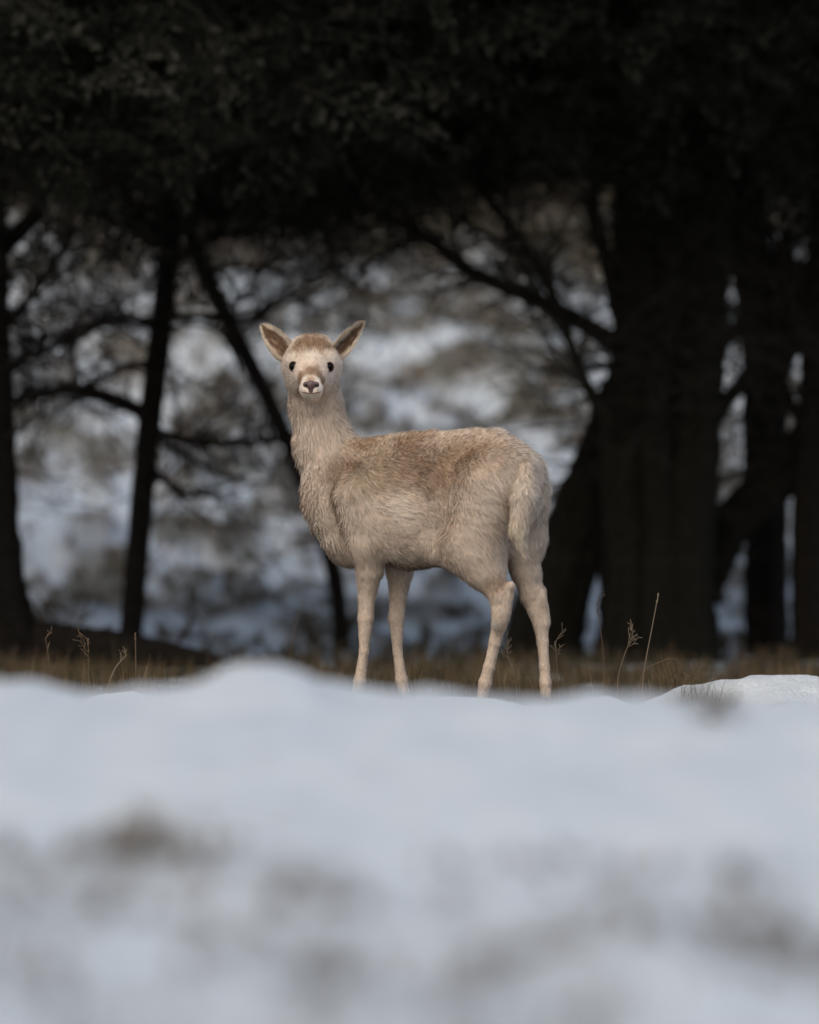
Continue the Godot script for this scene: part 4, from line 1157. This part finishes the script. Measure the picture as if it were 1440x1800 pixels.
func tuft_mesh(blades: int, wide: float, splay: float) -> ArrayMesh:
	var st := SurfaceTool.new()
	st.begin(Mesh.PRIMITIVE_TRIANGLES)
	for k in blades:
		var a := rng.randf() * TAU
		var lean := Vector3(cos(a), 0, sin(a)) * rng.randf_range(0.1, splay)
		var w := rng.randf_range(0.65, 1.3)
		blade(st, Vector3(cos(a * 3.0), 0, sin(a * 3.0)) * rng.randf() * 0.25, lean, rng.randf_range(0.4, 1.0), wide * rng.randf_range(0.6, 1.3), Color(w, w * 0.98, w * 0.94))
	st.generate_normals()
	return st.commit()

func make_grass() -> void:
	var tall := tuft_mesh(11, 0.014, 0.75)
	var spots := []
	var tints := PackedColorArray()
	# dead grass round the deer's feet and back to the trees
	for k in 34000:
		var z := 0.9 - pow(rng.randf(), 1.5) * 10.0
		var x := rng.randf_range(-1.0, 1.0) * (1.5 + 0.05 * -z)
		var g := growth_at(x, z)
		if rng.randf() > g * 1.1 or g < 0.25:
			continue
		var lush := n_mid.get_noise_2d(x * 2.2, z * 1.5) + 0.4 * n_low.get_noise_2d(x * 3.0, z)
		if rng.randf() > 0.75 + lush * 1.5:
			continue
		var h := rng.randf_range(0.02, 0.062) * clampf(1.0 + 1.7 * lush, 0.35, 2.2)
		if z > 0.0 and g < 0.8:
			continue
		if rng.randf() < 0.10:
			h *= 1.7
		spots.append(Transform3D(Basis(Vector3.UP, rng.randf() * TAU).scaled(Vector3(h * 0.8, h, h * 0.8)), Vector3(x, ground_at(x, z) - 0.004, z)))
		var w := rng.randf_range(0.55, 1.4)
		tints.append(Color(0.125 * w, 0.092 * w, 0.055 * w) if rng.randf() < 0.7 else Color(0.065 * w, 0.056 * w, 0.034 * w))
	var o := scatter("grass", tall, mat.grass, spots, tints, self)
	o.set_meta("kind", "stuff")
	o.set_meta("label", "short dead brown grass around the feet of the deer and trees")
	o.set_meta("category", "grass")
	# tussocks and heather on the slope and poking out of the near snow
	var low := tuft_mesh(14, 0.05, 1.1)
	spots = []
	tints = PackedColorArray()
	for k in 30000:
		var z := -7.0 - rng.randf() * 30.0
		var x := rng.randf_range(-1.0, 1.0) * 4.5
		var g := growth_at(x, z)
		if g < 0.5 or rng.randf() > g * 0.6:
			continue
		var h := rng.randf_range(0.04, 0.12)
		spots.append(Transform3D(Basis(Vector3.UP, rng.randf() * TAU).scaled(Vector3(h, h, h)), Vector3(x, ground_at(x, z, g) - 0.01, z)))
		var w := rng.randf_range(0.6, 1.35)
		tints.append(Color(0.13 * w, 0.098 * w, 0.07 * w) if rng.randf() < 0.6 else Color(0.10 * w, 0.088 * w, 0.052 * w))
	o = scatter("heather", low, mat.grass, spots, tints, self)
	o.set_meta("kind", "stuff")
	o.set_meta("label", "brown heather tussocks standing out of the snow on the slope")
	o.set_meta("category", "heather")
	spots = []
	tints = PackedColorArray()
	for k in 26000:
		var z := 2.0 + rng.randf() * 20.0
		var x := rng.randf_range(-1.0, 1.0) * 1.3
		var g := growth_at(x, z)
		if g < 0.2 or rng.randf() > g * 1.3:
			continue
		var h := rng.randf_range(0.012, 0.05)
		spots.append(Transform3D(Basis(Vector3.UP, rng.randf() * TAU).scaled(Vector3(h, h, h)), Vector3(x, ground_at(x, z, g) - 0.003, z)))
		var w := rng.randf_range(0.6, 1.35)
		tints.append(Color(0.15 * w, 0.115 * w, 0.075 * w))
	o = scatter("weeds", low, mat.grass, spots, tints, self)
	o.set_meta("kind", "stuff")
	o.set_meta("label", "blurred brown grass tips poking through the near snow")
	o.set_meta("category", "weeds")

func stalk(label: String, path: Array, head: float, branches: int, tint: Color) -> void:
	var foot: Vector3 = path[0][0]
	foot.y = ground_at(foot.x, foot.z) - 0.005
	var o := thing("grass_stalk", label, "stalk", foot, "tall dry stalks beside the deer")
	var st := SurfaceTool.new()
	st.begin(Mesh.PRIMITIVE_TRIANGLES)
	var local: Array = path.map(func(k): return [k[0] - foot, k[1]])
	local[0][0] = Vector3.ZERO
	tube(st, smooth_path(local, 4), 5, tint)
	st.generate_normals()
	part("stem", st.commit(), mat.grass, o)
	var tip: Vector3 = local[local.size() - 1][0]
	var dir: Vector3 = (tip - local[local.size() - 2][0]).normalized()
	if head > 0.0:
		st = SurfaceTool.new()
		st.begin(Mesh.PRIMITIVE_TRIANGLES)
		for k in 26:
			var a := rng.randf() * TAU
			var base := tip - dir * head * rng.randf()
			var out := (Vector3(cos(a), 0, sin(a)) * 0.35 + dir).normalized()
			tube(st, [[base, 0.0006], [base + out * head * 0.14, 0.0013], [base + out * head * 0.3, 0.0003]], 4, tint * 1.15)
		st.generate_normals()
		part("seed_head", st.commit(), mat.grass, o)
	for b in branches:
		st = SurfaceTool.new()
		st.begin(Mesh.PRIMITIVE_TRIANGLES)
		var at: Vector3 = local[local.size() - 1][0].lerp(local[local.size() - 2][0], float(b) / branches)
		sprout(st, at, dir + Vector3(rng.randf_range(-1, 1), 0.1, rng.randf_range(-0.6, 0.6)), rng.randf_range(0.02, 0.045), 0.0009, 1, tint)
		st.generate_normals()
		part("twig", st.commit(), mat.grass, o)

func make_stalks() -> void:
	var straw := Color(0.20, 0.16, 0.11)
	var brown := Color(0.13, 0.095, 0.06)
	stalk("tallest straight dry stalk with a seed head, before the massive trunk", [[Vector3(0.6504, 0.0346, -0.3), 0.0022], [Vector3(0.6584, 0.1065, -0.3), 0.0020], [Vector3(0.6792, 0.2184, -0.3), 0.0016], [Vector3(0.6984, 0.3207, -0.3), 0.0012]], 0.025, 0, straw)
	stalk("thin bent dry stalk nearest the rump, before the massive trunk", [[Vector3(0.5479, 0.0363, -0.2), 0.0014], [Vector3(0.5432, 0.1399, -0.2), 0.0012], [Vector3(0.5352, 0.2195, -0.2), 0.0010], [Vector3(0.524, 0.2928, -0.2), 0.0007]], 0.0, 2, brown)
	stalk("branching dry weed with a tangled top between two tall stalks", [[Vector3(0.5792, 0.0355, -0.25), 0.0015], [Vector3(0.5855, 0.0913, -0.25), 0.0014], [Vector3(0.6063, 0.1631, -0.25), 0.0012], [Vector3(0.6254, 0.2062, -0.25), 0.0009]], 0.0, 7, straw)
	stalk("arching brown stem bent low over the right snow mound", [[Vector3(0.6201, 0.0394, -0.3), 0.0022], [Vector3(0.6552, 0.0985, -0.3), 0.0020], [Vector3(0.7112, 0.1353, -0.3), 0.0018], [Vector3(0.7511, 0.1385, -0.3), 0.0015], [Vector3(0.7639, 0.1065, -0.3), 0.001]], 0.0, 3, brown)
	stalk("branched dry weed standing between the hind legs", [[Vector3(0.3048, 0.038, -0.1), 0.0014], [Vector3(0.2937, 0.0936, -0.1), 0.0012], [Vector3(0.281, 0.1333, -0.1), 0.0010], [Vector3(0.2699, 0.1635, -0.1), 0.0007]], 0.0, 6, straw)
	stalk("small dry stalk standing close behind the far hind leg", [[Vector3(0.4235, 0.0346, -0.3), 0.0014], [Vector3(0.4155, 0.1065, -0.3), 0.0012], [Vector3(0.4091, 0.1864, -0.3), 0.0008]], 0.02, 3, straw)
	stalk("lone dark grass stem before the chest, its tip bent over", [[Vector3(-0.3551, 0.0456, -0.6), 0.0012], [Vector3(-0.3357, 0.1667, -0.6), 0.0010], [Vector3(-0.3179, 0.2554, -0.6), 0.0008], [Vector3(-0.3002, 0.3055, -0.6), 0.0006]], 0.0, 0, brown)
	stalk("leaning pale stick in the grass before the slender tree", [[Vector3(-0.8772, 0.0309, -0.8), 0.0028], [Vector3(-0.8447, 0.0991, -0.8), 0.0022], [Vector3(-0.809, 0.1446, -0.8), 0.0014]], 0.0, 2, straw)
	stalk("upright dry stalk at the foot of the slender tree", [[Vector3(-0.7747, 0.0343, -0.6), 0.0022], [Vector3(-0.7763, 0.1182, -0.6), 0.0018], [Vector3(-0.7779, 0.207, -0.6), 0.0012]], 0.02, 0, brown)
	stalk("feathery dry weed in front of the fallen log", [[Vector3(-0.9041, 0.036, -0.5), 0.0014], [Vector3(-0.9073, 0.1036, -0.5), 0.0012], [Vector3(-0.9089, 0.1921, -0.5), 0.0008]], 0.02, 5, brown)
	stalk("thin leaning stem in the grass before the thick left trunk", [[Vector3(-1.0102, 0.036, -0.5), 0.0012], [Vector3(-1.0183, 0.1197, -0.5), 0.0010], [Vector3(-1.0295, 0.1969, -0.5), 0.0007]], 0.0, 2, brown)
